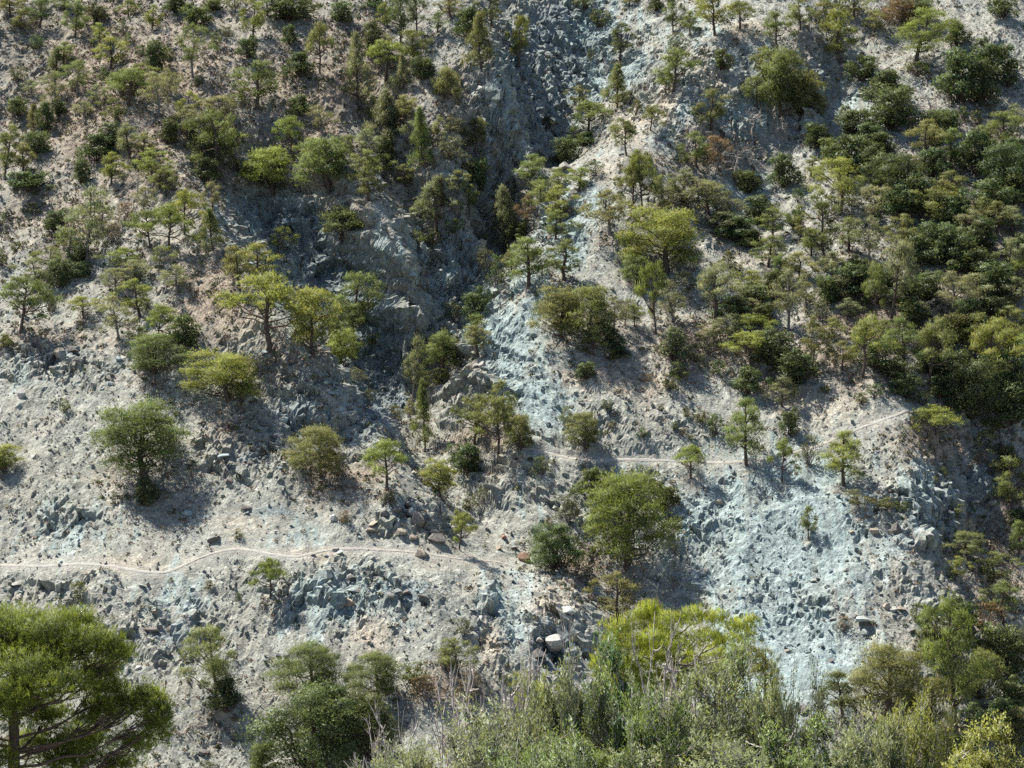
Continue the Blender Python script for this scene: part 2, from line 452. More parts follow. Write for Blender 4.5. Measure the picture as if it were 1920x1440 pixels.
def boulder_material():
    m, nt, out = new_mat("boulder_rock")
    tc = N(nt, "ShaderNodeTexCoord"); oi = N(nt, "ShaderNodeObjectInfo")
    n1 = noise(nt, tc.outputs["Object"], 3.0, 6, 0.65)
    n2 = noise(nt, tc.outputs["Object"], 11.0, 4, 0.7)
    c = mixc(nt, 1.0, oi.outputs["Color"], ramp(nt, n1, (0.3, 0.62), (0.7, 1.3)), 'MULTIPLY')
    c = mixc(nt, 0.8, c, ramp(nt, n2, (0.3, 0.75), (0.7, 1.2)), 'MULTIPLY')
    b = N(nt, "ShaderNodeBsdfPrincipled"); b.inputs["Roughness"].default_value = 0.9
    b.inputs["Specular IOR Level"].default_value = 0.15
    nt.links.new(c, b.inputs["Base Color"])
    bump = N(nt, "ShaderNodeBump"); bump.inputs["Strength"].default_value = 0.8; bump.inputs["Distance"].default_value = 0.1
    nt.links.new(n1, bump.inputs["Height"]); nt.links.new(bump.outputs[0], b.inputs["Normal"])
    nt.links.new(b.outputs[0], out.inputs[0])
    return m
MAT_BOULDER = boulder_material()

def leaf_material(name, transl=0.42, gloss=0.05, var=0.5, tcol=(1.15, 1.12, 0.62)):
    m, nt, out = new_mat(name)
    oi = N(nt, "ShaderNodeObjectInfo"); geo = N(nt, "ShaderNodeNewGeometry"); tc = N(nt, "ShaderNodeTexCoord")
    isl = geo.outputs["Random Per Island"]
    n1 = noise(nt, tc.outputs["Object"], 1.3, 3, 0.6)
    c = mixc(nt, 1.0, oi.outputs["Color"], ramp(nt, isl, (0.0, 1 - var), (0.5, 1.0), (1.0, 1 + var)), 'MULTIPLY')
    c = mixc(nt, 1.0, c, ramp(nt, noise(nt, tc.outputs['Object'], 0.55, 2, 0.5), (0.3, 0.72), (0.7, 1.28)), 'MULTIPLY')
    c = mixc(nt, ramp(nt, n1, (0.42, 0.0), (0.7, 0.5)), c, mixc(nt, 1.0, c, (1.18, 1.08, 0.8), 'MULTIPLY'))
    dif = N(nt, "ShaderNodeBsdfDiffuse"); nt.links.new(c, dif.inputs[0])
    tr = N(nt, "ShaderNodeBsdfTranslucent"); nt.links.new(mixc(nt, 1.0, c, tcol, 'MULTIPLY'), tr.inputs[0])
    mx = N(nt, "ShaderNodeMixShader"); mx.inputs[0].default_value = transl
    nt.links.new(dif.outputs[0], mx.inputs[1]); nt.links.new(tr.outputs[0], mx.inputs[2])
    gl = N(nt, "ShaderNodeBsdfGlossy"); gl.inputs["Roughness"].default_value = 0.45
    gl.inputs[0].default_value = (0.9, 0.95, 1.0, 1)
    m2 = N(nt, "ShaderNodeMixShader"); m2.inputs[0].default_value = gloss
    nt.links.new(mx.outputs[0], m2.inputs[1]); nt.links.new(gl.outputs[0], m2.inputs[2])
    nt.links.new(m2.outputs[0], out.inputs[0])
    return m
MAT_NEEDLE = leaf_material("pine_needles", 0.55, 0.012, 0.4)
MAT_LEAF = leaf_material("evergreen_leaves", 0.38, 0.015, 0.45)
MAT_DRY = leaf_material("dry_twigs", 0.15, 0.0, 0.4, (1.1, 1.0, 0.8))
def bark_material(name, ca, cb):
    m, nt, out = new_mat(name)
    tc = N(nt, "ShaderNodeTexCoord")
    n1 = noise(nt, tc.outputs["Object"], 5.0, 5, 0.7)
    b = N(nt, "ShaderNodeBsdfPrincipled"); b.inputs["Roughness"].default_value = 0.9; b.inputs["Specular IOR Level"].default_value = 0.1
    nt.links.new(mixc(nt, ramp(nt, n1, (0.3, 0.0), (0.7, 1.0)), ca, cb), b.inputs["Base Color"])
    nt.links.new(b.outputs[0], out.inputs[0])
    return m
MAT_BARK = bark_material("pine_bark", (0.045, 0.035, 0.03), (0.12, 0.095, 0.08))
MAT_GREYBARK = bark_material("grey_bark", (0.11, 0.10, 0.09), (0.24, 0.22, 0.20))
MAT_DEAD = bark_material("bleached_deadwood", (0.26, 0.235, 0.215), (0.50, 0.46, 0.43))

# every tree and shrub: u v_base width height kind tone (photograph pixels)
TREES = """
140 70 58 66 p 0;40 62 52 42 p 4;75 52 62 52 p 2;68 92 24 26 k 0;105 138 36 46 c 2;187 85 36 40 p 1;210 127 60 56 p 1;192 152 24 26 k 2;146 178 66 62 s 0;102 184 66 48 s 3
100 224 40 64 s 3;86 246 34 52 j 2;110 217 32 30 o 2;35 217 42 36 o 0;33 153 32 28 k 3;62 243 30 46 c 4;72 288 48 40 o 0;8 336 62 98 p 0;42 322 52 52 p 4;55 357 78 40 o 2
288 131 40 54 j 2;265 106 22 22 k 2;316 111 22 22 k 1;316 88 30 64 d 0;285 56 44 46 p 1;230 64 26 24 k 2;242 82 20 20 k 0;362 143 88 92 s 0;370 161 22 18 k 2;244 198 92 66 u 0
220 231 58 46 p 4;300 217 62 78 s 3;345 229 58 56 p 1;315 267 34 42 j 4;276 264 18 42 d 0;185 299 70 46 o 2;243 296 66 62 p 3;153 342 32 44 j 2;208 344 66 56 p 1;285 332 84 52 p 1
258 362 50 46 d 0;312 367 62 52 p 0;410 336 128 124 p 0;385 340 54 42 o 2;415 224 78 44 s 3;467 108 42 40 o 2;475 72 62 74 p 1;482 204 92 84 p 0;365 49 58 40 o 0;400 19 34 20 o 0;403 86 24 26 k 0;425 69 28 20 k 3;20 30 50 36 p 4;180 40 46 34 o 3;240 30 40 30 p 0;330 22 50 30 o 2;440 22 46 30 s 3;120 20 50 26 p 2
545 37 94 48 o 2;500 30 44 40 p 0;642 42 38 38 o 0;705 14 48 22 o 2;543 82 33 34 o 2;602 139 54 92 u 4;562 142 58 42 o 2;564 216 50 37 o 0;605 249 54 50 s 3;546 292 64 70 u 1;512 356 100 74 b 1;615 354 98 90 b 0;680 352 62 68 p 0;690 372 60 38 p 4;688 292 54 48 s 3
722 274 68 100 c 3;725 302 32 44 j 2;795 322 44 114 c 0;893 360 46 62 o 2;893 285 52 62 p 4;845 299 46 42 k 3;838 187 50 58 b 4;902 130 58 98 c 4;923 52 60 72 p 4;877 70 54 54 o 0;752 82 62 94 p 2;782 60 48 72 p 2;727 52 44 44 p 1;670 197 60 128 c 3;722 150 98 70 u 1
728 110 38 44 s 3;775 117 62 58 p 0;795 147 48 38 o 2;738 192 44 48 g 3;757 167 32 62 c 3;700 100 48 58 o 3;697 66 22 24 k 2;820 60 40 36 p 2;845 30 50 34 p 4;650 290 40 36 p 0
973 124 46 90 p 1;1098 14 44 24 k 4;1125 50 40 32 k 4;1162 110 54 64 p 2;1107 115 14 24 k 2;1262 62 48 74 p 2;1340 67 74 78 p 1;1294 65 38 42 p 0;1388 54 70 50 u 0;1270 92 42 30 g 0;1352 130 38 37 o 0;1264 174 76 80 u 0;1247 184 54 50 u 1;1157 202 52 78 c 4;1180 197 27 27 k 0
1135 142 26 30 d 0;1088 198 50 36 p 4;1102 252 78 60 u 0;1192 217 30 30 k 4;1220 244 54 46 u 4;1174 292 74 68 u 0;1100 271 48 24 o 2;1060 308 46 48 o 2;1078 267 34 34 g 0;1025 237 36 18 k 4;1335 243 84 72 p 4;1345 317 58 60 r 5;1307 314 74 64 p 0;1380 332 72 64 d 0;1410 252 52 48 d 0
1402 360 54 40 o 4;1205 404 74 116 u 1;1188 400 58 88 u 4;1000 352 64 60 p 0;1045 356 40 40 p 0;1115 330 44 28 g 0;1330 367 44 24 k 0;1085 360 64 44 p 1;1290 268 46 34 d 0;1230 20 30 30 o 2;1180 10 40 20 p 4;1430 150 60 60 p 0
1456 100 58 76 u 0;1500 54 62 58 p 4;1548 52 68 54 p 4;1575 117 74 94 p 1;1462 217 94 120 b 0;1508 227 70 88 b 4;1420 205 50 60 p 0;1692 50 66 52 b 5;1728 40 54 42 b 2;1722 117 110 96 p 1;1795 84 44 42 o 0;1620 150 66 44 o 2;1662 192 80 58 o 2;1672 240 80 74 o 2;1855 147 92 70 o 2
1797 190 86 92 o 2;1838 194 70 76 o 2;1890 162 48 28 k 4;1720 142 60 26 k 4;1743 230 76 66 d 0;1705 242 50 48 g 1;1775 244 50 38 o 2;1532 274 50 42 o 2;1600 252 74 52 o 2;1625 277 60 44 o 2;1590 324 90 66 o 2;1735 297 84 70 p 4;1780 314 74 70 p 0;1830 327 76 80 o 2;1880 272 84 60 p 0
1575 402 106 100 p 1;1547 494 90 130 p 0;1470 349 58 58 o 2;1680 372 106 80 o 2;1890 352 106 80 o 2;1790 377 76 54 p 0;1880 32 54 38 o 2;1805 227 27 27 k 0;1830 234 27 27 k 4;1520 330 40 36 p 4;1640 330 60 50 o 2;1700 340 60 46 p 4;1860 210 40 30 s 3;1910 240 40 44 s 3
163 492 98 134 s 3;130 480 68 52 s 0;103 432 44 38 o 2;148 494 44 38 o 2;148 519 38 28 o 2;113 537 44 50 o 2;95 507 74 44 s 0;72 542 74 54 p 3;37 624 116 100 u 0;92 580 27 32 k 3;155 597 64 40 u 1;282 464 82 68 u 0;319 470 98 84 u 1;345 439 76 80 u 1;399 470 52 76 c 0
400 397 48 54 p 3;230 512 94 46 s 1;250 537 84 48 s 3;300 502 64 40 s 0;332 547 64 48 s 3;312 542 44 30 d 0;215 547 64 44 s 3;262 592 84 66 p 1;222 635 68 78 s 3;297 639 68 66 u 1;262 642 48 32 p 0;350 652 58 60 o 0;290 699 120 70 b 0;424 754 132 90 b 1;450 544 54 80 p 4
5 657 40 30 p 0;2 422 20 22 k 2;2 497 28 28 k 4;213 452 52 36 x 6;235 417 52 38 x 6;190 430 60 40 s 3;60 400 30 20 k 3;270 400 60 48 s 3;30 470 22 18 k 4;300 350 60 40 p 4
640 470 116 80 u 0;820 432 82 84 p 3;812 457 50 28 k 4;778 460 34 28 k 0;853 439 38 28 k 0;948 472 58 116 c 3;484 529 72 70 p 1;525 477 60 50 s 1;500 657 160 138 u 1;585 657 98 110 b 1;640 685 60 66 b 1;665 637 104 118 p 0;670 714 44 26 g 3;830 695 66 70 b 0;897 605 60 64 o 2
892 627 48 38 k 1;895 662 46 50 p 4;852 602 38 38 g 3;930 537 44 58 g 0;775 747 48 112 s 3;815 727 54 36 p 4;700 642 27 18 k 1;905 500 34 34 g 3;960 510 40 40 p 4;880 400 46 52 p 4;930 400 50 54 p 3;860 360 44 40 p 4;800 400 30 24 k 4
1145 439 100 80 s 4;1250 514 138 118 b 1;1193 537 54 56 b 0;1230 627 66 130 u 1;1340 602 124 104 u 3;1262 604 64 74 s 3;990 539 94 88 p 0;1057 524 90 72 p 0;1040 452 70 56 p 0;1050 417 84 66 p 1;975 447 44 34 o 0;985 427 42 58 r 5;1050 634 94 92 b 4;1105 642 98 100 b 0;1150 622 52 64 s 3
1112 667 68 54 u 4;1100 709 37 30 o 2;1148 652 42 37 o 2;1162 670 37 22 o 2;1173 609 48 48 s 3;1190 614 37 42 p 1;1262 672 58 56 o 3;1273 708 44 30 k 0;1255 730 37 28 k 4;1347 702 35 27 k 0;1328 662 58 44 g 3;1308 679 27 17 k 4;1405 642 84 52 u 1;1405 689 114 66 u 1;1400 737 58 48 o 2
1375 594 64 38 o 2;1410 577 64 48 o 2;1400 552 64 44 p 1;1365 497 32 27 k 4;1382 512 27 22 k 4;1300 402 104 66 s 3;1350 442 64 44 s 3;1362 434 54 38 o 2;1382 452 74 44 o 2;1410 464 48 33 o 2;1425 422 64 54 o 2;1240 420 50 44 p 4;1440 500 60 56 p 0;1450 560 60 50 o 4;1290 560 60 50 s 3
1490 427 35 33 o 0;1450 445 54 54 p 0;1495 377 30 24 k 2;1628 494 84 84 s 3;1640 427 100 76 s 3;1455 489 46 52 d 0;1640 604 58 104 u 0;1673 607 82 148 u 3;1553 569 43 51 o 0;1478 620 80 110 s 3;1523 687 58 90 s 4;1617 707 100 110 u 1;1695 692 90 92 p 0;1742 722 104 120 u 4;1855 722 140 118 u 1
1790 592 80 80 s 3;1735 612 48 56 d 0;1715 614 64 54 o 2;1815 620 60 60 o 2;1740 427 100 70 p 0;1770 482 84 64 o 2;1800 422 74 64 o 2;1860 402 84 64 o 2;1900 442 64 54 p 3;1790 507 80 76 o 2;1840 472 74 64 o 2;1890 512 74 64 p 3;1870 557 84 64 o 2;1900 582 74 60 p 3;1905 532 70 44 u 1
1560 522 64 48 p 3;1600 547 86 50 o 2;1500 522 64 48 p 4;1460 532 54 54 p 0;1450 682 74 60 o 2;1490 722 90 66 o 2;1680 714 64 44 o 2;1615 582 33 22 k 4;1690 460 70 56 p 4;1660 545 50 38 o 2;1720 500 70 56 o 2;1740 560 60 50 o 2;1840 420 60 50 p 4;1900 640 80 64 p 0;1560 640 50 44 p 4;1580 690 60 50 p 4;1640 690 60 50 o 2
5 882 62 46 b 1;265 898 162 136 b 0;275 947 48 50 o 2;121 772 22 24 k 1;331 780 14 12 k 3;445 1010 20 20 k 4;598 897 108 92 b 4;729 922 84 94 u 1;823 930 68 66 b 1;862 1030 64 70 u 1;877 955 30 30 k 4;905 947 38 32 g 3;730 945 33 23 k 3;648 980 30 24 x 6;797 842 42 124 c 0
890 832 70 88 p 0;935 857 80 108 u 0;880 890 64 56 o 2;850 857 30 27 k 2;508 1122 78 72 u 1;690 752 28 24 g 3;742 787 33 28 g 3;975 847 54 66 b 4;948 800 64 84 p 4;770 790 30 40 s 3
1097 837 64 62 b 4;1067 797 33 35 k 0;1137 767 21 19 k 2;1287 782 17 19 k 4;1150 802 17 15 k 3;1205 820 24 20 k 2;1265 803 16 13 k 4;1240 770 14 14 k 3;1295 825 16 14 k 4;1280 815 20 14 x 6;1313 792 34 24 k 4;1343 810 43 35 k 0;1295 897 76 60 u 1;1400 872 80 118 p 0;1112 932 64 52 o 0
1200 930 78 56 g 3;1245 955 54 50 o 4;1175 1065 170 168 b 1;1068 978 58 50 g 3;1045 1065 104 80 o 0;1015 894 38 38 g 1;1028 987 20 18 x 6;1038 871 12 12 k 4;1215 715 26 16 x 6
1467 904 58 80 u 1;1482 814 40 48 o 2;1465 762 58 54 p 3;1515 870 38 54 g 3;1582 910 84 96 p 1;1515 1005 40 54 p 0;1610 952 54 34 s 4;1662 954 32 22 k 1;1692 957 28 18 k 1;1785 972 42 27 k 1;1757 829 122 66 u 1;1862 818 64 34 u 1;1730 760 42 28 g 3;1845 852 54 44 g 4;1895 962 90 100 p 0
1910 985 40 30 o 2;1815 1048 80 50 p 4;1790 1088 50 44 p 1;1860 1100 92 62 p 0;1910 1045 46 66 p 0;1768 895 20 20 k 2;1752 907 17 15 k 4;1820 780 110 100 o 2;1870 765 86 88 p 4;1615 757 27 22 k 4;1548 738 24 16 k 4;1835 870 30 24 x 6;1890 880 50 44 o 3;1760 745 50 40 o 2;1640 745 40 26 k 2
150 1128 40 38 g 1;320 1094 13 13 k 4;392 1107 20 20 k 4;449 1127 14 17 k 2;405 1325 116 142 p 0;425 1330 60 60 o 2;392 1446 32 20 k 4;440 1350 18 14 x 6
585 1318 134 106 b 0;705 1310 108 82 b 0;600 1440 200 150 o 0;690 1420 120 120 o 4;490 1455 56 60 b 0;775 1280 62 40 k 1;860 1265 72 66 p 0;835 1255 40 30 k 4;872 1188 37 32 x 4;948 1282 20 18 k 1;800 1310 70 44 x 5;880 1310 60 50 x 6
1160 1168 98 92 p 4;1000 1376 84 92 b 1;1220 1175 60 50 p 4
1790 1375 166 240 p 1;1665 1355 134 142 b 4;1580 1350 78 90 p 4;1740 1390 94 116 p 4;1895 1265 76 92 o 2;1720 1168 38 38 g 1;1835 1310 76 88 b 0;1900 1420 80 90 b 4;1582 1183 33 28 x 6;1880 1160 90 70 p 0;1850 1190 60 60 x 5;1840 1390 70 70 o 2;1780 1440 90 70 o 2
1690 410 80 60 o 2;1655 380 70 50 p 0;1720 395 80 60 o 2;1760 400 80 60 p 4;1900 385 80 60 o 0;1870 440 80 60 p 4;1810 455 80 60 p 3;1700 480 60 50 p 4;1830 520 80 60 o 4;1915 490 60 50 o 2
1830 575 80 60 p 3;1860 600 70 50 o 2;1790 640 70 50 o 4;1760 660 60 50 p 4;1830 660 80 70 p 0;1900 690 80 70 p 1;1660 650 60 50 p 4;1590 600 50 40 p 3;1540 600 50 40 g 3;1510 570 50 40 p 4;1430 610 50 40 o 4;1400 600 60 40 p 3;1370 640 60 50 s 3;1340 640 60 40 s 3;1700 745 60 40 o 2;1800 730 80 70 o 2
1880 745 90 80 o 2;1900 790 80 70 o 2;1740 700 60 40 o 2;1520 480 60 50 p 0;1500 450 50 50 p 4;1590 470 70 60 p 0;1610 520 60 40 o 2;1570 560 60 40 o 3;1640 570 50 40 o 3;1700 570 60 50 o 2;1280 380 80 60 p 3;1330 400 70 60 p 3;1370 410 60 50 s 3
1010 400 60 60 p 0;960 420 50 50 p 4;1240 380 60 50 s 4;180 200 50 40 s 3;270 160 50 40 p 0;230 180 60 50 p 1;320 180 60 50 s 3;350 260 70 60 p 3;380 280 70 60 p 0;430 290 60 60 p 0;270 290 60 40 p 4;210 270 50 40 o 3;160 220 50 30 s 3;120 120 50 40 p 0;60 180 40 30 s 3
760 230 50 50 p 4;700 230 50 50 p 3;740 250 40 50 c 3;780 280 50 60 p 3;820 260 40 40 p 4;850 250 40 30 k 3;870 330 50 40 k 3;830 380 60 50 p 3;760 350 50 40 p 4;720 330 50 40 p 0;640 320 50 40 p 0;580 310 60 50 p 1
1760 1230 80 70 o 4;1850 1230 70 60 p 0;1900 1330 70 60 o 2;1800 1180 60 60 o 0;1880 1380 80 70 o 2;1700 1420 80 60 o 4;1640 60 50 40 p 4;1600 30 60 40 p 4;1760 260 60 50 o 2;1850 290 60 50 p 0;1900 310 60 50 o 2;1750 330 60 50 o 2;1650 290 60 40 o 0;1560 300 50 40 o 0
"""
items = []
for p in TREES.replace("\n", ";").split(";"):
    if p.strip():
        u, v, w, h, k, t = p.split()
        items.append((float(u), float(v), float(w), float(h), k, int(t)))
for u, v, w, h, k, t in items:
    if k in 'upbcsr':
        p, D = hit(u, v)
        litter(p[0], p[1], w * D / FPX * 0.36, 0.6, M_soil)
# ------------------------------------------------------------------ ground sheet
# the visible sheet has its rows packed closer wherever the slope steepens, so cliffs keep their detail
XF = spaced((-420, -130, 14.5), (-130, -77, 1.6), (-77, 77, 0.25), (77, 130, 1.6), (130, 420, 14.5))
yc = np.arange(214, 372.1, 1.0); xc = np.r_[np.arange(-420, -130, 29), np.arange(-130, 130, 2.0), np.arange(130, 421, 29)]
CX, CY = np.meshgrid(xc, yc)
CZ = base_h(CY) + resid(CX, CY)
gr = np.hypot(np.gradient(CZ, yc, axis=0), np.gradient(CZ, xc, axis=1))
for _ in range(3):
    gp = np.pad(gr, 1, 'edge'); gr = (gp[:-2, 1:-1] + gp[2:, 1:-1] + gp[1:-1, :-2] + gp[1:-1, 2:] + gr) / 5
dens_ = np.sqrt(1 + gr ** 2.2)
cum = np.cumsum(dens_, axis=0); cum = (cum - cum[0]) / (cum[-1] - cum[0])
NR = 560
qq = np.linspace(0, 1, NR)
Ycol = np.stack([np.interp(qq, cum[:, k], yc) for k in range(len(xc))], 1)          # NR x len(xc)
ii = np.clip(np.searchsorted(xc, XF) - 1, 0, len(xc) - 2); ff = (XF - xc[ii]) / (xc[ii + 1] - xc[ii])
Ymid = Ycol[:, ii] * (1 - ff) + Ycol[:, ii + 1] * ff
lo = spaced((-60, 198, 6), (198, 213, 1.0)); hi = spaced((373.5, 420, 1.5), (420, 700, 14))
FY = np.concatenate([np.repeat(lo[:, None], len(XF), 1), Ymid, np.repeat(hi[:, None], len(XF), 1)])
FX = np.repeat(XF[None], len(FY), 0)
FZ, F_blue, F_soil, F_tan, F_rough, F_smooth, F_path, F_slate_shadow = height(FX, FY, True, True)
F_soil = np.maximum(F_soil, gsample(M_soil, FX, FY))
ny, nx = FX.shape
idx = np.arange(ny * nx).reshape(ny, nx)
S0 = np.stack([FX, FY, FZ], -1)
nrm = np.cross(np.gradient(S0, axis=1), np.gradient(S0, axis=0)); nrm /= np.linalg.norm(nrm, axis=-1)[..., None] + 1e-9
slp = np.hypot(nrm[..., 0], nrm[..., 1]) / np.maximum(nrm[..., 2], .05)
steep = np.clip((slp - 0.9) / 0.9, 0, 1) * np.clip((FY - 210) / 8, 0, 1)
fa, ga = facets(FX + FY * 0.7, FZ * 0.75, 2.4, 501); fb_, gb = facets(FX + FY * 0.7, FZ * 0.85, 1.1, 511); fc_, gc = facets(FX + FY * 0.7, FZ, 0.55, 521)
disp = steep * ((fa - .5) * 1.2 + (fb_ - .5) * 0.7 + (fc_ - .5) * .3 - 0.35 * (1 - ga)) * (1 - F_path)
PX = S0 + nrm * disp[..., None]
F = np.stack([idx[:-1, :-1], idx[:-1, 1:], idx[1:, 1:], idx[1:, :-1]], -1).reshape(-1, 4)
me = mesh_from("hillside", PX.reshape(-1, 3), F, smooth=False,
               attrs={"blue": F_blue, "soil": F_soil, "tan": F_tan, "path": F_path, "slate_shadow": F_slate_shadow})
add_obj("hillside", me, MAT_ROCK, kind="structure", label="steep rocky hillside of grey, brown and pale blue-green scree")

# footpaths: trodden ribbons draped over the slope
def footpath(poly, width, label, seed):
    rng = np.random.default_rng(seed)
    poly = np.array(poly, float)
    seg = np.r_[0, np.cumsum(np.hypot(*np.diff(poly, axis=0).T))]
    s = np.arange(0, seg[-1], 3.0)
    uu = np.interp(s, seg, poly[:, 0]); vv = np.interp(s, seg, poly[:, 1])
    k = np.ones(9) / 9
    uu = np.convolve(np.pad(uu, 4, 'edge'), k, 'valid'); vv = np.convolve(np.pad(vv, 4, 'edge'), k, 'valid')
    C = np.array([hit(a, b)[0] for a, b in zip(uu, vv)])
    # drop samples where the sight line slips behind a rock edge
    med = np.array([np.median(C[max(0, i - 6):i + 7, 1]) for i in range(len(C))])
    C = C[np.abs(C[:, 1] - med) < 2.5]
    C = np.stack([np.convolve(np.pad(C[:, a], 4, 'edge'), k, 'valid') for a in range(3)], -1)
    tg = np.gradient(C, axis=0); tg[:, 2] = 0; tg /= np.linalg.norm(tg, axis=1)[:, None] + 1e-9
    side = np.stack([-tg[:, 1], tg[:, 0]], -1)
    m = 9
    t = np.linspace(-1, 1, m)
    w = width * (0.8 + 0.5 * vnoise(np.arange(len(C)) / 9.0, np.zeros(len(C)), seed))
    X = C[:, 0:1] + side[:, 0:1] * t * w[:, None] * 0.5; Y = C[:, 1:2] + side[:, 1:2] * t * w[:, None] * 0.5
    Z = ground(X, Y)
    Zs = Z.copy()
    for _ in range(6):
        Zp = np.pad(Zs, 1, 'edge'); Zs = (Zp[:-2, 1:-1] + Zp[2:, 1:-1] + Zp[1:-1, :-2] + Zp[1:-1, 2:] + Zs) / 5
    Zf = Zs + 0.06 - 0.13 * np.abs(t) ** 4 + 0.13 * (rng.random(Z.shape) - 0.5) * np.abs(t)
    idx = np.arange(X.size).reshape(X.shape)
    F = np.stack([idx[:-1, :-1], idx[:-1, 1:], idx[1:, 1:], idx[1:, :-1]], -1).reshape(-1, 4)
    me = mesh_from("footpath", np.stack([X, Y, Zf], -1).reshape(-1, 3), F, smooth=True)
    add_obj("footpath", me, MAT_PATH, kind="structure", label=label)
def path_material():
    m, nt, out = new_mat("trodden_path")
    geo = N(nt, "ShaderNodeNewGeometry")
    n1 = noise(nt, geo.outputs["Position"], 1.2, 5, 0.6); n2 = noise(nt, geo.outputs["Position"], 0.25, 3, 0.5)
    c = mixc(nt, ramp(nt, n1, (0.3, 0.0), (0.7, 1.0)), (0.25, 0.245, 0.225), (0.335, 0.33, 0.305))
    c = mixc(nt, ramp(nt, n2, (0.4, 0.0), (0.65, 0.6)), c, (0.29, 0.265, 0.225))
    b = N(nt, "ShaderNodeBsdfPrincipled"); b.inputs["Roughness"].default_value = 0.95; b.inputs["Specular IOR Level"].default_value = 0.1
    nt.links.new(c, b.inputs["Base Color"])
    bump = N(nt, "ShaderNodeBump"); bump.inputs["Distance"].default_value = 0.06; nt.links.new(n1, bump.inputs["Height"])
    nt.links.new(bump.outputs[0], b.inputs["Normal"]); nt.links.new(b.outputs[0], out.inputs[0])
    return m
MAT_PATH = path_material()
footpath(PATHS[0], 0.42, "pale trodden footpath winding across the bare grey spur below the gully", 3)
footpath(PATHS[1], 0.40, "pale footpath climbing across the scree to the spur beyond the gully", 4)

# ------------------------------------------------------------------ loose stones
def hull_points(rng, npts, sq):
    import bmesh
    bm = bmesh.new()
    d = rng.normal(size=(npts, 3)); d /= np.linalg.norm(d, axis=1)[:, None]
    d *= rng.uniform(0.75, 1.0, (npts, 1)); d *= np.array(sq)
    for p in d:
        bm.verts.new(p)
    r = bmesh.ops.convex_hull(bm, input=bm.verts)
    bmesh.ops.delete(bm, geom=[g for g in r["geom_interior"] if isinstance(g, bmesh.types.BMVert)], context='VERTS')
    bmesh.ops.triangulate(bm, faces=bm.faces)
    bm.verts.index_update()
    V = np.array([v.co[:] for v in bm.verts]); Fh = np.array([[v.index for v in f.verts] for f in bm.faces])
    bm.free()
    return V, Fh

def scatter_stones(count, seed):
    rng = np.random.default_rng(seed)
    x = rng.uniform(-76, 76, count * 4); y = rng.uniform(217, 364, count * 4)
    ok = np.abs(x) < 0.2126 * y + 6
    x, y = x[ok], y[ok]
    rough = gsample(M_rough, x, y); smooth = gsample(M_smooth, x, y); pth = gsample(M_path, x, y); soil = gsample(M_soil, x, y)
    clump = 0.55 * fbm(x / 4, y / 5, 301, 3) + 0.45 * fbm(x / 2.4, y / 15, 311, 3)
    p = np.clip((0.40 + 0.75 * rough) * (1 - 0.65 * smooth) * (1 - .75 * pth) * np.clip(clump * 3 - 0.7, 0.2, 1.4) * (1 - 0.45 * soil), 0, 1)
    keep = rng.random(len(x)) < p
    x, y = x[keep][:count], y[keep][:count]
    m = len(x)
    s = np.clip(0.095 * (1 - rng.random(m)) ** -0.45, 0.09, 0.5) * (0.85 + 0.3 * gsample(M_rough, x, y))
    z = ground(x, y) + s * 0.25
    Vs, Fs, attrs, nv = [], [], {"blue": [], "soil": [], "tan": [], "path": [], "slate_shadow": []}, 0
    vars_ = [hull_points(rng, 8, (1, rng.uniform(.6, 1), rng.uniform(.45, .8))) for _ in range(14)]
    which = rng.integers(0, len(vars_), m)
    for k, (V, Fh) in enumerate(vars_):
        sel = np.where(which == k)[0]
        if not len(sel):
            continue
        q = rng.normal(size=(len(sel), 4)); q /= np.linalg.norm(q, axis=1)[:, None]
        w, a, b, c = q.T
        R = np.stack([1 - 2 * (b * b + c * c), 2 * (a * b - c * w), 2 * (a * c + b * w), 2 * (a * b + c * w), 1 - 2 * (a * a + c * c), 2 * (b * c - a * w), 2 * (a * c - b * w), 2 * (b * c + a * w), 1 - 2 * (a * a + b * b)], -1).reshape(-1, 3, 3)
        VV = np.einsum('nij,vj->nvi', R, V) * s[sel][:, None, None] + np.stack([x[sel], y[sel], z[sel]], -1)[:, None]
        FF = Fh[None] + (np.arange(len(sel)) * len(V))[:, None, None] + nv
        Vs.append(VV.reshape(-1, 3)); Fs.append(FF.reshape(-1, 3)); nv += len(sel) * len(V)
        for nm, G in (("blue", M_blue), ("soil", M_soil), ("tan", M_tan), ("path", M_path), ("slate_shadow", M_slate_shadow)):
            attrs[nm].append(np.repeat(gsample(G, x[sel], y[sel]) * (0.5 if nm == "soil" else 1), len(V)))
    me = mesh_from("scree_stones", np.concatenate(Vs), np.concatenate(Fs), attrs={k: np.concatenate(v) for k, v in attrs.items()})
    add_obj("scree_stones", me, MAT_STONE, kind="stuff", label="loose angular stones strewn over the whole hillside")
scatter_stones(56000, 11)

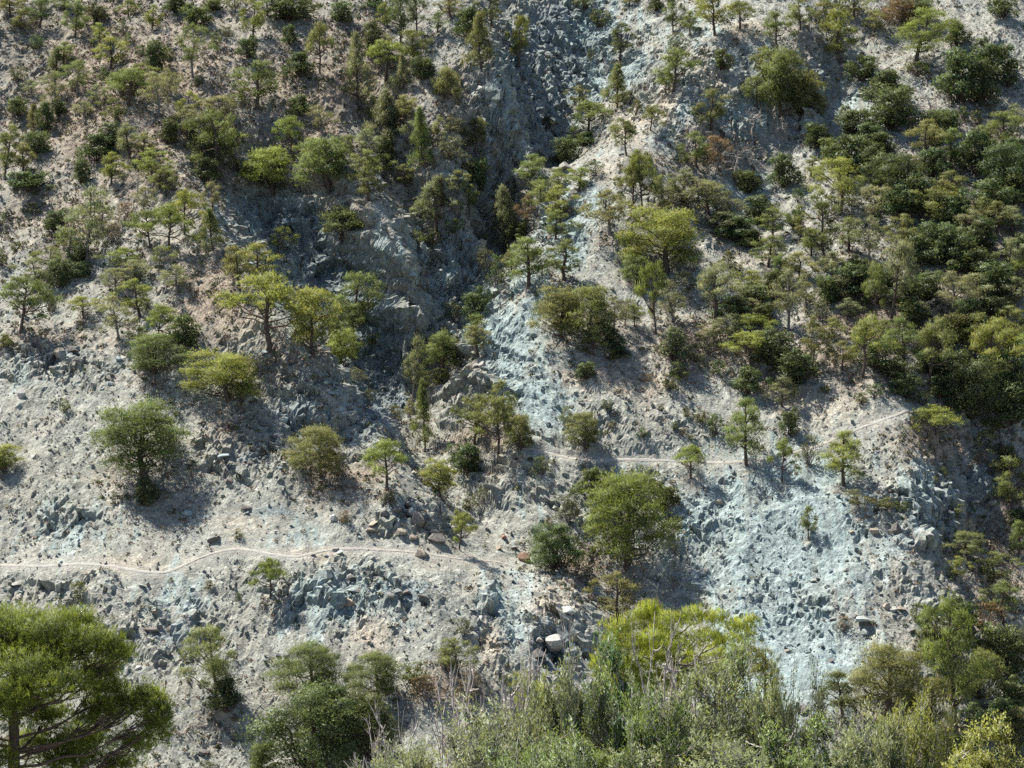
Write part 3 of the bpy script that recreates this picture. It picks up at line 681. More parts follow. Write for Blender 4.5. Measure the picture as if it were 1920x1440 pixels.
# ------------------------------------------------------------------ boulders
def boulder_mesh(rng, npts=22, sq=(1, .8, .7)):
    V, Fh = hull_points(rng, npts, sq)
    return mesh_from("boulder", V, Fh)
_brng = np.random.default_rng(77)
BOULDER_VARS = [boulder_mesh(_brng, 13 + k % 5, (1, _brng.uniform(.65, .95), _brng.uniform(.55, .9))) for k in range(9)]
for mm in BOULDER_VARS:
    mm.materials.append(MAT_BOULDER)
TINT = {"g": (0.29, 0.282, 0.262), "b": (0.27, 0.32, 0.325), "t": (0.31, 0.268, 0.215), "d": (0.15, 0.14, 0.13), "w": (0.42, 0.415, 0.39), "r": (0.27, 0.175, 0.13), "p": (0.31, 0.335, 0.325)}
BOULDERS = """
750 1003 28 26 t|tan block-shaped boulder with dark shaded face above the footpath
785 985 26 46 d|tall dark upright rock standing among boulders above the footpath
818 1015 46 26 d|flat-topped dark slab with pale upper face beside the footpath
983 1052 28 26 r|reddish brown block where the footpath reaches the gully bed
722 968 24 24 d|dark angular rock at the left end of the outcrop above the footpath
745 962 28 26 d|dark blocky rock in the middle of the outcrop above the footpath
768 966 24 30 g|grey upright rock right of centre in the outcrop above the footpath
700 985 24 18 t|tan rock on the slope left of the boulder outcrop
695 1000 26 18 t|low tan stone just above the footpath bend
773 1012 22 20 t|brown rock just left of the flat dark slab
790 1043 30 24 t|tan boulder perched on the downhill edge of the footpath
626 975 20 18 w|white rounded rock beside a dry bush above the footpath
112 668 26 26 t|tan split rock jutting from the dark outcrop on the far slope
136 662 26 22 d|dark overhanging rock beside the tan split rock
402 1016 34 24 d|dark hollow rock in the smooth scree above the footpath
943 1010 16 16 r|small reddish rock in the gully debris
935 1030 20 16 t|brown rock in the gully debris below the young umbrella pine
965 1030 16 12 g|small grey rock beside the reddish block
1033 1108 26 20 t|tan rock on top of the rugged outcrop below the path end
1072 1098 22 22 t|brown cube of rock beside the red gully soil
1108 1122 20 18 d|dark rock below the red gully soil
1040 1215 42 40 g|big grey fractured block at the foot of the rugged outcrop
1010 1235 34 34 d|dark rock at the lower edge of the rugged outcrop
1080 1200 40 34 g|grey ledge rock on the right shoulder of the rugged outcrop
1060 1150 44 26 p|pale cream ledge crowning the rugged outcrop
1505 1335 40 24 d|dark overhanging rock at the very foot of the blue scree
1618 1172 34 36 p|largest pale block on the lower blue scree beside a twiggy shrub
1606 1158 22 18 g|rock leaning on top of the largest pale block
1622 1190 20 18 p|rock under the largest pale block
1663 1140 18 16 t|first of the tan rocks strung along the scree edge
1676 1146 16 14 w|white rock between tan rocks at the scree edge
1690 1144 22 14 t|last of the tan rocks strung along the scree edge
1712 1188 20 22 d|dark brown rock against the tall pine at the scree edge
1475 1222 14 10 t|small brown rock alone on the smooth blue scree
1558 1240 14 12 d|small dark rock low on the smooth blue scree
1757 930 34 34 p|pale slab standing in the right-hand rock outcrop
1745 955 26 30 b|blue-grey rock at the foot of the right-hand outcrop
1790 930 26 24 b|dark blue-grey rock at the right end of the outcrop
1682 998 26 32 d|dark rounded boulder casting a long shadow down the scree
1640 1000 22 18 t|brown rock left of the dark rounded boulder
1712 965 18 16 p|pale stone above the dark rounded boulder
1598 1000 14 12 t|small tan rock under the leaning sparse pine
1828 942 18 12 w|pale rock far right of the outcrop
1848 935 14 10 p|small pale rock at the far right of the outcrop
852 885 18 14 w|white rock in the gully bed under the olive-green pines
1348 945 22 18 t|tan boulder high on the blue scree
1370 972 10 8 w|small white rock on the blue scree
215 768 12 10 w|white stone above the large bushy pine
40 745 18 26 w|white bleached rock patch at the photo's left edge
532 870 12 9 w|small white stone left of the olive bushy pine
495 800 30 16 d|dark ledge rock above the olive bushy pine
590 775 36 14 t|tan ledge rock on the crest above the gully
600 765 30 16 d|dark ledge rock on the crest above the gully
420 860 28 22 b|dark blue-grey rock right of the large bushy pine
430 905 26 20 d|dark rock in the low ledge above the smooth scree
462 955 26 14 d|dark gap rock at the right end of the low ledge
350 965 30 14 b|grey rock at the middle of the low ledge
905 690 20 20 g|grey boulder on the blue right wall of the gully
925 700 22 18 b|blue-grey boulder on the blue right wall of the gully
600 1110 30 26 b|blue-grey rock below the footpath beside the small umbrella pine
620 1128 26 30 d|dark shaded rock in the crag below the footpath
760 1115 26 22 d|dark rock right in the crag below the footpath
795 1125 24 20 d|dark triangular rock at the right of the crag
730 1120 24 20 g|grey rock in the middle of the crag below the footpath
655 1135 22 22 t|brown rock in the crag below the footpath
858 1148 12 12 w|round white stone on the grey slope above the dead branches
285 1185 36 14 d|long dark slab above the large near pine
330 1180 44 20 d|dark hollow ledge above the large near pine
300 1150 40 18 t|tan-stained ledge above the large near pine
258 1255 18 16 w|pale stone beside the crown of the near pine
30 1098 30 16 g|grey ledge rock below the footpath at the left edge
125 1128 20 12 d|dark stone left of the yellow twiggy bush
380 1415 30 20 d|dark rock at the foot of the slope
900 170 16 16 w|pale pinnacle rock on the crest of the dark cliff
925 200 18 20 p|pale rock face on the crest of the dark cliff
1045 300 26 22 g|grey boulder wedged at the foot of the dark cliff
1060 320 30 30 g|grey outcrop beside the gully bed
470 500 22 20 b|blue-grey rock in the upper shaded gully
535 420 22 24 b|blue block on the crest of the upper shaded gully
1545 152 16 14 g|grey rock at the edge of the upper scree chute
"""
def place_boulder(u, v, w, h, tint, label, seed, group=None):
    rng = random.Random(seed)
    p, D = hit(u, v)
    s = D / FPX
    o = bpy.data.objects.new("boulder", BOULDER_VARS[seed % len(BOULDER_VARS)])
    sx, sz = w * s * 0.55, h * s * 0.6
    o.location = (p[0], p[1] + sx * 0.15, p[2] + sz * 0.30)
    o.scale = (sx, (sx + sz) * 0.5, sz)
    o.rotation_euler = (rng.uniform(-.25, .25), rng.uniform(-.25, .25), rng.uniform(-.6, .6))
    c = TINT[tint]; k = rng.uniform(.88, 1.12)
    o.color = (c[0] * k, c[1] * k, c[2] * k, 1)
    o["label"] = label; o["category"] = "boulder"; o["group"] = group or "boulders that stand out on the slope"
    COL.objects.link(o)
for k, ln in enumerate([l for l in BOULDERS.strip().split("\n")]):
    a, lab = ln.split("|")
    u, v, w, h, t = a.split()
    place_boulder(float(u), float(v), float(w), float(h), t, lab, 100 + k)
# ------------------------------------------------------------------ foliage builders
def blades(rng, pos, out, length, width, up=0.35, spread=0.6):
    """one small leaf or needle-spray triangle per row; normals lean outwards from the clump"""
    m = len(pos)
    d = out * 0.7 + rng.normal(size=(m, 3)) * spread; d[:, 2] += up
    d /= np.linalg.norm(d, axis=1)[:, None] + 1e-9
    L = length * rng.uniform(0.6, 1.3, (m, 1))
    side = np.cross(d, out + rng.normal(size=(m, 3)) * 0.5); side /= np.linalg.norm(side, axis=1)[:, None] + 1e-9
    wv = width * rng.uniform(0.6, 1.3, (m, 1))
    a = pos - side * wv * 0.5; b = pos + side * wv * 0.5; c = pos + d * L
    nf = np.cross(b - a, c - a)
    flip = (np.sum(nf * out, 1) < 0)[:, None]
    a, b = np.where(flip, b, a), np.where(flip, a, b)
    nf = np.where(flip, -nf, nf); nf /= np.linalg.norm(nf, axis=1)[:, None] + 1e-9
    nn = out * 0.75 + nf * 0.45; nn /= np.linalg.norm(nn, axis=1)[:, None] + 1e-9
    V = np.stack([a, b, c], 1).reshape(-1, 3)
    NN = np.repeat(nn, 3, 0)
    return V, NN

def clump(rng, c, rad, ntuft, per, length, width, up=0.35, shell=(0.55, 1.05), bias=0.25, spread=0.6):
    d = rng.normal(size=(ntuft, 3)); d[:, 2] += bias
    d /= np.linalg.norm(d, axis=1)[:, None]
    lump = 1 + 0.22 * np.sin(d @ rng.normal(size=3) * 5 + rng.uniform(0, 6)) + 0.15 * np.sin(d @ rng.normal(size=3) * 9)
    pos = np.asarray(c) + d * np.asarray(rad) * (rng.uniform(shell[0], shell[1], ntuft) * lump)[:, None]
    out = d / np.asarray(rad); out /= np.linalg.norm(out, axis=1)[:, None]
    pos = np.repeat(pos, per, 0) + rng.normal(size=(ntuft * per, 3)) * length * 0.18
    out = np.repeat(out, per, 0)
    return blades(rng, pos, out, length, width, up, spread)

def crown_mesh(name, parts, mat):
    V = np.concatenate([p[0] for p in parts]); NN = np.concatenate([p[1] for p in parts])
    me = mesh_from(name, V, np.arange(len(V)).reshape(-1, 3), normals=NN)
    me.materials.append(mat)
    return me

def bent(p0, p1, rng, k=5, sag=0.0, wob=0.06):
    p0 = np.asarray(p0, float); p1 = np.asarray(p1, float)
    t = np.linspace(0, 1, k)[:, None]
    L = np.linalg.norm(p1 - p0)
    off = rng.normal(size=(k, 3)) * L * wob * np.sin(t * math.pi)
    q = p0 + (p1 - p0) * t + off
    q[:, 2] += -sag * L * np.sin(t[:, 0] * math.pi)
    return q

def make_pine(seed, shape, fine=1.0):
    """returns trunk mesh, crown mesh for a tree 1 high and about 1 wide (before scaling), built on a 6 m tree"""
    rng = np.random.default_rng(seed)
    H = 6.0; Wd = 6.0
    lobes = []
    if shape == 'u':
        clear, nl, sz = 0.40, 21, 0.80
        lean = rng.uniform(-.6, .6, 2); ph = rng.uniform(0, 6.28)
        for k in range(nl):
            a = k * 2.4 + rng.uniform(-.5, .5); q = math.sqrt((k + .5) / nl)
            rr = q * Wd * 0.42 * (1 + .22 * math.sin(2 * a + ph))
            dome = H * (0.90 - 0.36 * q ** 1.8) + rng.normal() * .25
            if k % 4 == 3:
                dome -= rng.uniform(.8, 1.8)
            lobes.append((rr * math.cos(a) + lean[0], rr * math.sin(a) + lean[1], dome, sz * rng.uniform(.6, 1.25), rng.uniform(.45, .65)))
    elif shape in ('p', 's'):
        clear, nl = (0.26, 20) if shape == 'p' else (0.30, 20)
        lean = rng.uniform(-.7, .7, 2)
        for k in range(nl):
            t = k / (nl - 1)
            a = k * 2.4 + rng.uniform(-.6, .6)
            hgt = H * (clear + (0.93 - clear) * t)
            env = (math.sin(math.pi * min(1, (t * 0.78 + 0.16))) ** 0.8) * Wd * 0.42
            rr = env * rng.uniform(.35, 1.0)
            if k == nl - 1: rr *= 0.1
            lobes.append((rr * math.cos(a) + lean[0] * t, rr * math.sin(a) + lean[1] * t, hgt + rng.normal() * .15, rng.uniform(.5, 1.1) * (1.05 - .3 * t), rng.uniform(.45, .7)))
    elif shape == 'b':
        clear, nl = 0.08, 26
        lean = rng.uniform(-.3, .3, 2)
        for k in range(nl):
            a = k * 2.4 + rng.uniform(-.4, .4); t = ((k + .5) / nl)
            hgt = H * (0.16 + 0.74 * t)
            env = math.sqrt(max(0.03, 1 - ((t - 0.28) / 0.80) ** 2)) * Wd * 0.40
            rr = env * rng.uniform(.45, 1.0)
            lobes.append((rr * math.cos(a), rr * math.sin(a), hgt + rng.normal() * .15, rng.uniform(.7, 1.25), rng.uniform(.45, .65)))
    elif shape == 'c':
        clear, nl = 0.14, 30
        lean = rng.uniform(-.2, .2, 2)
        for k in range(nl):
            t = k / (nl - 1); a = k * 2.4 + rng.uniform(-.5, .5)
            rr = Wd * 0.43 * (1 - t) ** 0.75 * rng.uniform(.4, 1.0)
            lobes.append((rr * math.cos(a), rr * math.sin(a), H * (clear + (0.95 - clear) * t), rng.uniform(.7, 1.1) * (1.15 - .6 * t), 0.55))
    lobes = np.array(lobes)
    wa = rng.uniform(0, 6.28); la = np.arctan2(lobes[:, 1], lobes[:, 0])
    lop = 1 + rng.uniform(.15, .45) * np.cos(la - wa)          # wind-shaped, heavier on one side
    lobes[:, 0] *= lop; lobes[:, 1] *= lop
    lobes[:, 2] += rng.uniform(-.25, .25) * np.cos(la - wa + 1.0) * np.hypot(lobes[:, 0], lobes[:, 1]) * .4
    keep = (rng.random(len(lobes)) > (.05 if shape == 'b' else .13)) | (lobes[:, 2] > lobes[:, 2].max() - .6)
    lobes = lobes[keep]
    topz = lobes[:, 2].max()
    tr = Acc()
    tp = np.array([[0, 0, -0.5], [0.02, 0, 0.4], [lean[0] * .15, lean[1] * .15, H * .3], [lean[0] * .5, lean[1] * .5, H * .6], [lean[0], lean[1], topz * 0.97]])
    tp[1:4, :2] += rng.normal(size=(3, 2)) * 0.10
    tr.add(*tube(tp, [0.24, 0.19, 0.15, 0.11, 0.03], 6))
    for L in lobes:
        zt = max(H * clear * 0.75, L[2] - 0.35 * math.hypot(L[0], L[1]) - rng.uniform(.2, .7))
        f = np.clip(zt / topz, 0, 1)
        st = np.array([np.interp(zt, tp[:, 2], tp[:, 0]), np.interp(zt, tp[:, 2], tp[:, 1]), zt])
        tr.add(*tube(bent(st, L[:3], rng, 5, 0.06, 0.07), [0.075, 0.06, 0.05, 0.035, 0.015], 4))
    if shape in ('s', 'p', 'u'):
        for _ in range(6 if shape == 's' else 3):      # bare broken limbs low on the trunk
            zt = rng.uniform(.25, .6) * H; a = rng.uniform(0, 6.28); ln = rng.uniform(.6, 1.6)
            st = np.array([np.interp(zt, tp[:, 2], tp[:, 0]), np.interp(zt, tp[:, 2], tp[:, 1]), zt])
            tr.add(*tube(bent(st, st + np.array([math.cos(a) * ln, math.sin(a) * ln, rng.uniform(-.2, .5)]), rng, 4, 0.0, 0.12), [.05, .035, .025, .01], 3))
    parts = []
    dens = {'u': 140, 'p': 140, 's': 105, 'b': 170, 'c': 120}[shape] * fine ** 1.7
    for L in lobes:
        r = L[3]
        parts.append(clump(rng, L[:3], (r, r, r * L[4]), int(dens * r / 0.85), 4, 0.21 / fine, 0.054 / fine, up=0.45, bias=0.75, shell=(.5, 1.08)))
        parts.append(clump(rng, L[:3] + np.array([0, 0, r * .15]), (r * 1.15, r * 1.15, r * L[4] * 1.15), int(dens * .18), 3, 0.27 / fine, 0.05 / fine, up=0.7, shell=(.9, 1.15), bias=0.6))
    return tr.mesh("trunk"), crown_mesh("crown", parts, MAT_NEEDLE)

def make_shrub(seed, shape, fine=1.0):
    rng = np.random.default_rng(seed)
    H = 4.0; parts = []; tr = Acc()
    nl = {'o': 21, 'j': 18, 'k': 11, 'g': 15}[shape]; ph = rng.uniform(0, 6.28)
    dens = {'o': 190, 'j': 190, 'k': 120, 'g': 70}[shape]
    for k in range(nl):
        t = (k + .5) / nl; a = k * 2.4 + rng.uniform(-.4, .4)
        if shape == 'j':
            hgt = H * (.12 + .80 * t); rr = H * .34 * math.sin(math.pi * (0.22 + .70 * t)) * rng.uniform(.5, 1); r = rng.uniform(.5, .8)
        else:
            hgt = H * (.14 + .70 * t); rr = H * .40 * math.sqrt(max(.03, 1 - ((t - .2) / .85) ** 2)) * rng.uniform(.35, 1.1) * (1 + .3 * math.cos(a - ph)); r = rng.uniform(.35, .95); hgt *= rng.uniform(.85, 1.12)
        c = np.array([rr * math.cos(a), rr * math.sin(a), hgt + rng.normal() * .1])
        parts.append(clump(rng, c, (r, r, r * .8), int(dens * r * fine ** 1.8), 4, 0.15 / fine, 0.10 / fine, up=0.15, bias=0.35, shell=(.5, 1.12), spread=.8))
        tr.add(*tube(bent((rng.normal() * .1, rng.normal() * .1, -.3), c, rng, 5, 0.0, 0.08), [.09, .07, .055, .04, .02], 4))
    return tr.mesh("trunk"), crown_mesh("crown", parts, MAT_LEAF)

def grow(rng, acc, p, d, L, r, level, maxlev, sides=4, curl=0.25, nb=(3, 5), shrink=0.62, upl=0.12, tips=None, thin=0.55):
    k = 5
    pts_ = [np.array(p, float)]; dd = np.array(d, float)
    for i in range(k):
        dd = dd + rng.normal(size=3) * curl * 0.5; dd[2] += upl * 0.5
        dd /= np.linalg.norm(dd)
        pts_.append(pts_[-1] + dd * L / k)
    pts_ = np.array(pts_)
    acc.add(*tube(pts_, np.linspace(r, r * (0.5 if level < maxlev else 0.35), k + 1), sides if level < 2 else 3))
    if tips is not None and level >= maxlev - 1:
        tips.append(pts_)
    if level >= maxlev:
        return
    for b in range(rng.integers(nb[0], nb[1] + 1)):
        t = rng.uniform(.3, 1.0); i = min(k - 1, int(t * k))
        q = pts_[i] + (pts_[i + 1] - pts_[i]) * (t * k - i)
        nd = dd + rng.normal(size=3) * 0.75; nd[2] += upl
        nd /= np.linalg.norm(nd)
        grow(rng, acc, q, nd, L * shrink * rng.uniform(.7, 1.2), r * thin, level + 1, maxlev, sides, curl, nb, shrink, upl, tips, thin)

def make_dead(seed, levels=3):
    rng = np.random.default_rng(seed)
    acc = Acc(); H = 5.0
    tp = np.array([[0, 0, -.4], [rng.normal() * .1, rng.normal() * .1, 1.2], [rng.normal() * .3, rng.normal() * .3, 2.6], [rng.normal() * .5, rng.normal() * .5, 4.2]])
    acc.add(*tube(tp, [.15, .11, .08, .03], 5))
    for b in range(12):
        zt = rng.uniform(1.0, 4.0); a = b * 2.4
        st = np.array([np.interp(zt, tp[:, 2], tp[:, 0]), np.interp(zt, tp[:, 2], tp[:, 1]), zt])
        grow(rng, acc, st, (math.cos(a), math.sin(a), rng.uniform(-.1, .7)), rng.uniform(1.0, 1.7), .045, 1, levels, 3, .3, (3, 5))
    return acc.mesh("trunk")

VAR = {}
for sh, cnt in (('u', 6), ('p', 8), ('b', 5), ('c', 3), ('s', 6)):
    VAR[sh] = [make_pine(1000 + 31 * k + ord(sh) * 7, sh) for k in range(cnt)]
for sh, cnt in (('o', 4), ('j', 2), ('k', 3), ('g', 3)):
    VAR[sh] = [make_shrub(2000 + 31 * k + ord(sh) * 7, sh) for k in range(cnt)]
VAR['B'] = [make_pine(1500 + k, 'b', 1.5) for k in range(2)]
VAR['Q'] = [make_shrub(2500 + k, 'o', 2.2) for k in range(2)]
VAR['R'] = [make_pine(1600 + k, 'p', 1.7) for k in range(2)]
DEAD = [make_dead(3000 + k) for k in range(4)]
for sh in VAR:
    for tr, cr_ in VAR[sh]:
        tr.materials.append(MAT_GREYBARK if sh in 'sg' else MAT_BARK)
for d in DEAD:
    d.materials.append(MAT_DEAD)
def extent(me):
    co = np.empty(len(me.vertices) * 3, np.float32); me.vertices.foreach_get("co", co)
    co = co.reshape(-1, 3)
    rad = np.percentile(np.hypot(co[:, 0], co[:, 1]), 97)
    return 2 * rad * 0.93, np.percentile(co[:, 2], 99.3)
EXT = {sh: [extent(c) for _, c in VAR[sh]] for sh in VAR}
EXTD = [extent(d) for d in DEAD]

TONE = {0: (0.134, 0.163, 0.072), 1: (0.176, 0.206, 0.070), 2: (0.098, 0.124, 0.063), 3: (0.170, 0.186, 0.124), 4: (0.148, 0.160, 0.078), 5: (0.150, 0.108, 0.078), 6: (0.150, 0.120, 0.085)}
SHTONE = {0: (0.105, 0.136, 0.058), 1: (0.14, 0.165, 0.062), 2: (0.098, 0.128, 0.062), 3: (0.125, 0.14, 0.085), 4: (0.105, 0.118, 0.050), 5: (0.14, 0.10, 0.06), 6: (0.17, 0.135, 0.10)}

# ------------------------------------------------------------------ every tree and shrub: u v_base width height kind tone (photograph pixels)
NAMES = {'u': "pine_tree", 'p': "pine_tree", 'b': "pine_tree", 'c': "pine_tree", 's': "pine_tree", 'r': "dead_pine_tree", 'o': "evergreen_oak", 'j': "juniper_shrub", 'k': "low_shrub", 'g': "grey_shrub", 'x': "dry_shrub", 'd': "dead_tree"}
CATS = {'u': "pine tree", 'p': "pine tree", 'b': "pine tree", 'c': "pine tree", 's': "pine tree", 'r': "dead pine", 'o': "evergreen oak", 'j': "juniper", 'k': "shrub", 'g': "shrub", 'x': "dry shrub", 'd': "dead tree"}
FORM = {'u': "umbrella pine", 'p': "pine", 'b': "low bushy pine", 'c': "narrow upright pine", 's': "sparse thin-crowned pine", 'r': "brown dead pine", 'o': "rounded evergreen oak", 'j': "upright juniper", 'k': "low rounded shrub", 'g': "wispy shrub", 'x': "dry shrub", 'd': "bare dead tree"}
TONEW = {0: "green", 1: "yellow-green", 2: "dark green", 3: "grey-green", 4: "olive", 5: "reddish brown", 6: "pale brown"}
GROUPS = {'u': "pines on the hillside", 'p': "pines on the hillside", 'b': "pines on the hillside", 'c': "pines on the hillside", 's': "pines on the hillside", 'r': "dead trees on the hillside", 'o': "evergreen oaks on the hillside", 'j': "junipers on the hillside", 'k': "low shrubs on the hillside", 'g': "wispy shrubs on the hillside", 'x': "dry shrubs on the hillside", 'd': "dead trees on the hillside"}
PLACES = [  # u0 v0 u1 v1 words
    (0, 0, 130, 200, "by the scree track at top left"), (0, 200, 130, 370, "on the upper slope's left edge"),
    (130, 0, 330, 150, "high on the upper left slope"), (130, 150, 330, 370, "midway up the upper left slope"),
    (330, 0, 520, 160, "on the left slope, top edge"), (330, 160, 480, 400, "on the left ridge crest"),
    (480, 160, 640, 380, "on brown slope above the left gully"), (520, 0, 690, 160, "on the open brown top slope"),
    (640, 0, 860, 205, "in the pine belt beside the cliff"), (640, 205, 860, 380, "below the pine belt beside the cliff"),
    (860, 0, 1010, 310, "on the dark cliff beside the gully"), (1010, 0, 1240, 150, "at the head of the gully"),
    (1010, 150, 1140, 320, "in the gully under the dark cliff"), (1140, 150, 1300, 320, "on the pale ridge beside gully"),
    (1240, 0, 1440, 150, "on the pale ridge, top edge"), (1300, 150, 1440, 345, "by the grey dead trees, upper right"),
    (1440, 0, 1600, 240, "left of the upper scree chute"), (1600, 0, 1920, 130, "at the top right corner slope"),
    (1600, 130, 1920, 250, "right of the upper scree chute"), (1440, 240, 1660, 360, "beside the lower scree chute"), (1660, 250, 1920, 390, "in the dense upper right thicket"),
    (0, 370, 200, 560, "on the middle slope's left edge"), (0, 560, 200, 700, "above the left edge's dark outcrop"),
    (200, 330, 430, 480, "on the left spur crest"), (200, 480, 370, 560, "just below the left spur crest"), (200, 560, 370, 710, "on the lower left spur"),
    (370, 440, 560, 560, "at the edge of the shaded left gully"), (430, 540, 720, 720, "on the spur above gully mouth"), (560, 380, 720, 560, "on the shaded gully flank"),
    (720, 370, 870, 480, "on the rock rib inside the gully"), (860, 370, 1010, 480, "in the upper gully bed"), (820, 480, 940, 700, "midway down the gully bed"), (720, 680, 860, 860, "in the lower gully bed"),
    (940, 310, 1100, 470, "between gully and pale ridge"), (940, 470, 1100, 560, "on the pale ridge's lower end"),
    (1100, 320, 1230, 450, "behind the big dome-shaped pine"), (1230, 340, 1440, 470, "above the big dome-shaped pine"), (1180, 450, 1320, 560, "around the big dome-shaped pine"),
    (1000, 560, 1210, 720, "in the thicket above the tan scree"), (1210, 560, 1360, 740, "on the slope above the right path"), (1320, 470, 1440, 560, "on stones right of the dome-shaped pine"),
    (1360, 560, 1440, 740, "on the forest's left margin"), (1440, 360, 1700, 500, "in the right forest's upper part"), (1440, 500, 1600, 640, "in the right forest's left part"),
    (1600, 500, 1760, 615, "by the forest's twin tall trunks"), (1700, 390, 1920, 520, "in the right forest's dense middle"), (1760, 520, 1920, 645, "at the right edge of the forest"),
    (1440, 640, 1660, 745, "on the forest's lower margin"), (1660, 640, 1920, 785, "at the lower right of the forest"),
    (0, 740, 420, 1020, "on the bare lower left spur"), (420, 860, 700, 1020, "on the bare spur before the gully"), (700, 860, 960, 1040, "at the mouth of the gully"), (860, 700, 1010, 900, "on the lower gully's right bank"),
    (1010, 740, 1350, 880, "near the right-hand footpath"), (980, 880, 1260, 1080, "around the big bright lower pine"), (1260, 740, 1440, 910, "at the right path's bend"),
    (1440, 740, 1700, 1010, "on the scree spur below the path"), (1700, 740, 1920, 1010, "on the spur at the right edge"), (1700, 1010, 1920, 1200, "on the lower right flank"),
    (0, 1040, 560, 1140, "below the left footpath"), (360, 1140, 560, 1460, "at the foot of the left slope"), (480, 1200, 900, 1460, "in the bottom clump beside bare branches"),
    (800, 1140, 960, 1300, "above the pale dead branches"), (960, 1080, 1260, 1400, "behind the near yellow pine"), (1540, 1100, 1920, 1460, "below the blue scree, bottom right"),
]
def place_of(u, v):
    for a, b, c, d, wds in PLACES:
        if a <= u < c and b <= v < d:
            return wds
    return "on the open hillside"
def size_word(h, k):
    lo, hi = ((40, 80) if k in 'upbcsrd' else (26, 55))
    return "small" if h < lo else ("tall" if h > hi else "middling")
keyed = {}
for i, (u, v, w, h, k, t) in enumerate(items):
    if k == 'd' or k == 'r':
        ds = "%s %s" % (size_word(h, k), FORM[k])
    else:
        ds = "%s %s %s" % (size_word(h, k), TONEW[t], FORM[k])
    keyed.setdefault((ds, place_of(u, v)), []).append(i)
ORD = ["first", "second", "third", "fourth", "fifth", "sixth", "seventh", "eighth", "ninth", "tenth", "eleventh", "twelfth", "thirteenth", "fourteenth", "fifteenth", "sixteenth", "seventeenth", "eighteenth"]
LABELS = {}
for (ds, pl), ids in keyed.items():
    if len(ids) == 1:
        LABELS[ids[0]] = "%s %s" % (ds, pl)
    else:
        ids.sort(key=lambda i: items[i][0])
        for q, i in enumerate(ids):
            side = "leftmost" if q == 0 else ("rightmost" if q == len(ids) - 1 else ORD[q] + " from left")
            LABELS[i] = "%s %s, %s" % (ds, pl, side)

_r = random.Random(5)
rb = []
while len(rb) < 130:
    u, v = _r.uniform(0, 1920), _r.uniform(380, 1330)
    if _r.random() > float(blobs(np.array([u]), np.array([v]), ROUGH)[0]):
        continue
    w = _r.uniform(9, 20)
    rb.append((u, v, w, w * _r.uniform(.6, 1.0), _r.choice("gggggbbbdp")))
BW = {"g": "grey", "b": "blue-grey", "d": "dark", "t": "tan", "p": "pale"}
bk = {}
for i, (u, v, w, h, t) in enumerate(rb):
    bk.setdefault(("%s %s angular boulder" % ("small" if w < 13 else "metre-wide", BW[t]), place_of(u, v)), []).append(i)
for (ds, pl), ids in bk.items():
    ids.sort(key=lambda i: rb[i][0])
    for q, i in enumerate(ids):
        side = "" if len(ids) == 1 else (", leftmost" if q == 0 else (", rightmost" if q == len(ids) - 1 else ", " + ORD[q] + " from left"))
        place_boulder(*rb[i], ds + " lying " + pl + side, 500 + i, "small boulders scattered over the scree")

def link_tree(name, trunk, crown, loc, scale, rz, color, label, cat, group, tilt=(0, 0)):
    e = bpy.data.objects.new(name, None)
    e.empty_display_size = 0.5
    e.location = loc; e.scale = scale; e.rotation_euler = (tilt[0], tilt[1], rz)
    e["label"] = label; e["category"] = cat
    if group:
        e["group"] = group
    COL.objects.link(e)
    t = bpy.data.objects.new("trunk", trunk); t.parent = e; COL.objects.link(t)
    if crown is not None:
        c = bpy.data.objects.new("crown", crown); c.parent = e; c.color = (*color, 1); COL.objects.link(c)
    return e

for i, (u, v, w, h, k, t) in enumerate(items):
    rr = random.Random(9000 + i)
    p, D = hit(u, v)
    s = D / FPX
    z = p[2] - 0.1
    rz = rr.uniform(0, 6.28)
    jit = [rr.uniform(.85, 1.15) for _ in range(2)]
    if k == 'd':
        q = rr.randrange(len(DEAD)); ex, ez = EXTD[q]
        sc = (w * s / ex, w * s / ex, h * s / ez)
        link_tree(NAMES[k], DEAD[q], None, (p[0], p[1], z), sc, rz, None, LABELS[i], CATS[k], GROUPS[k])
        continue
    sh = {'r': 's', 'x': 'g'}.get(k, k)
    if w >= 104 and k in 'bop':
        sh = {'b': 'B', 'o': 'Q', 'p': 'R'}[k]
    asp = h / w
    cand = sorted(range(len(VAR[sh])), key=lambda q: rr.random())
    q = cand[0]
    ex, ez = EXT[sh][q]
    sc = (w * s / ex * 1.1, w * s / ex * 1.1, h * s / ez * 1.06)
    col = (TONE if k in 'upbcsr' else SHTONE)[t]
    col = tuple(c * jit[0] * ((.5 + .5 * jit[1]) if a == 0 else 1) for a, c in enumerate(col))
    link_tree(NAMES[k], VAR[sh][q][0], VAR[sh][q][1], (p[0], p[1], z), sc, rz, col, LABELS[i], CATS[k], GROUPS[k],
              (rr.uniform(-.05, .05), rr.uniform(-.08, .08)))

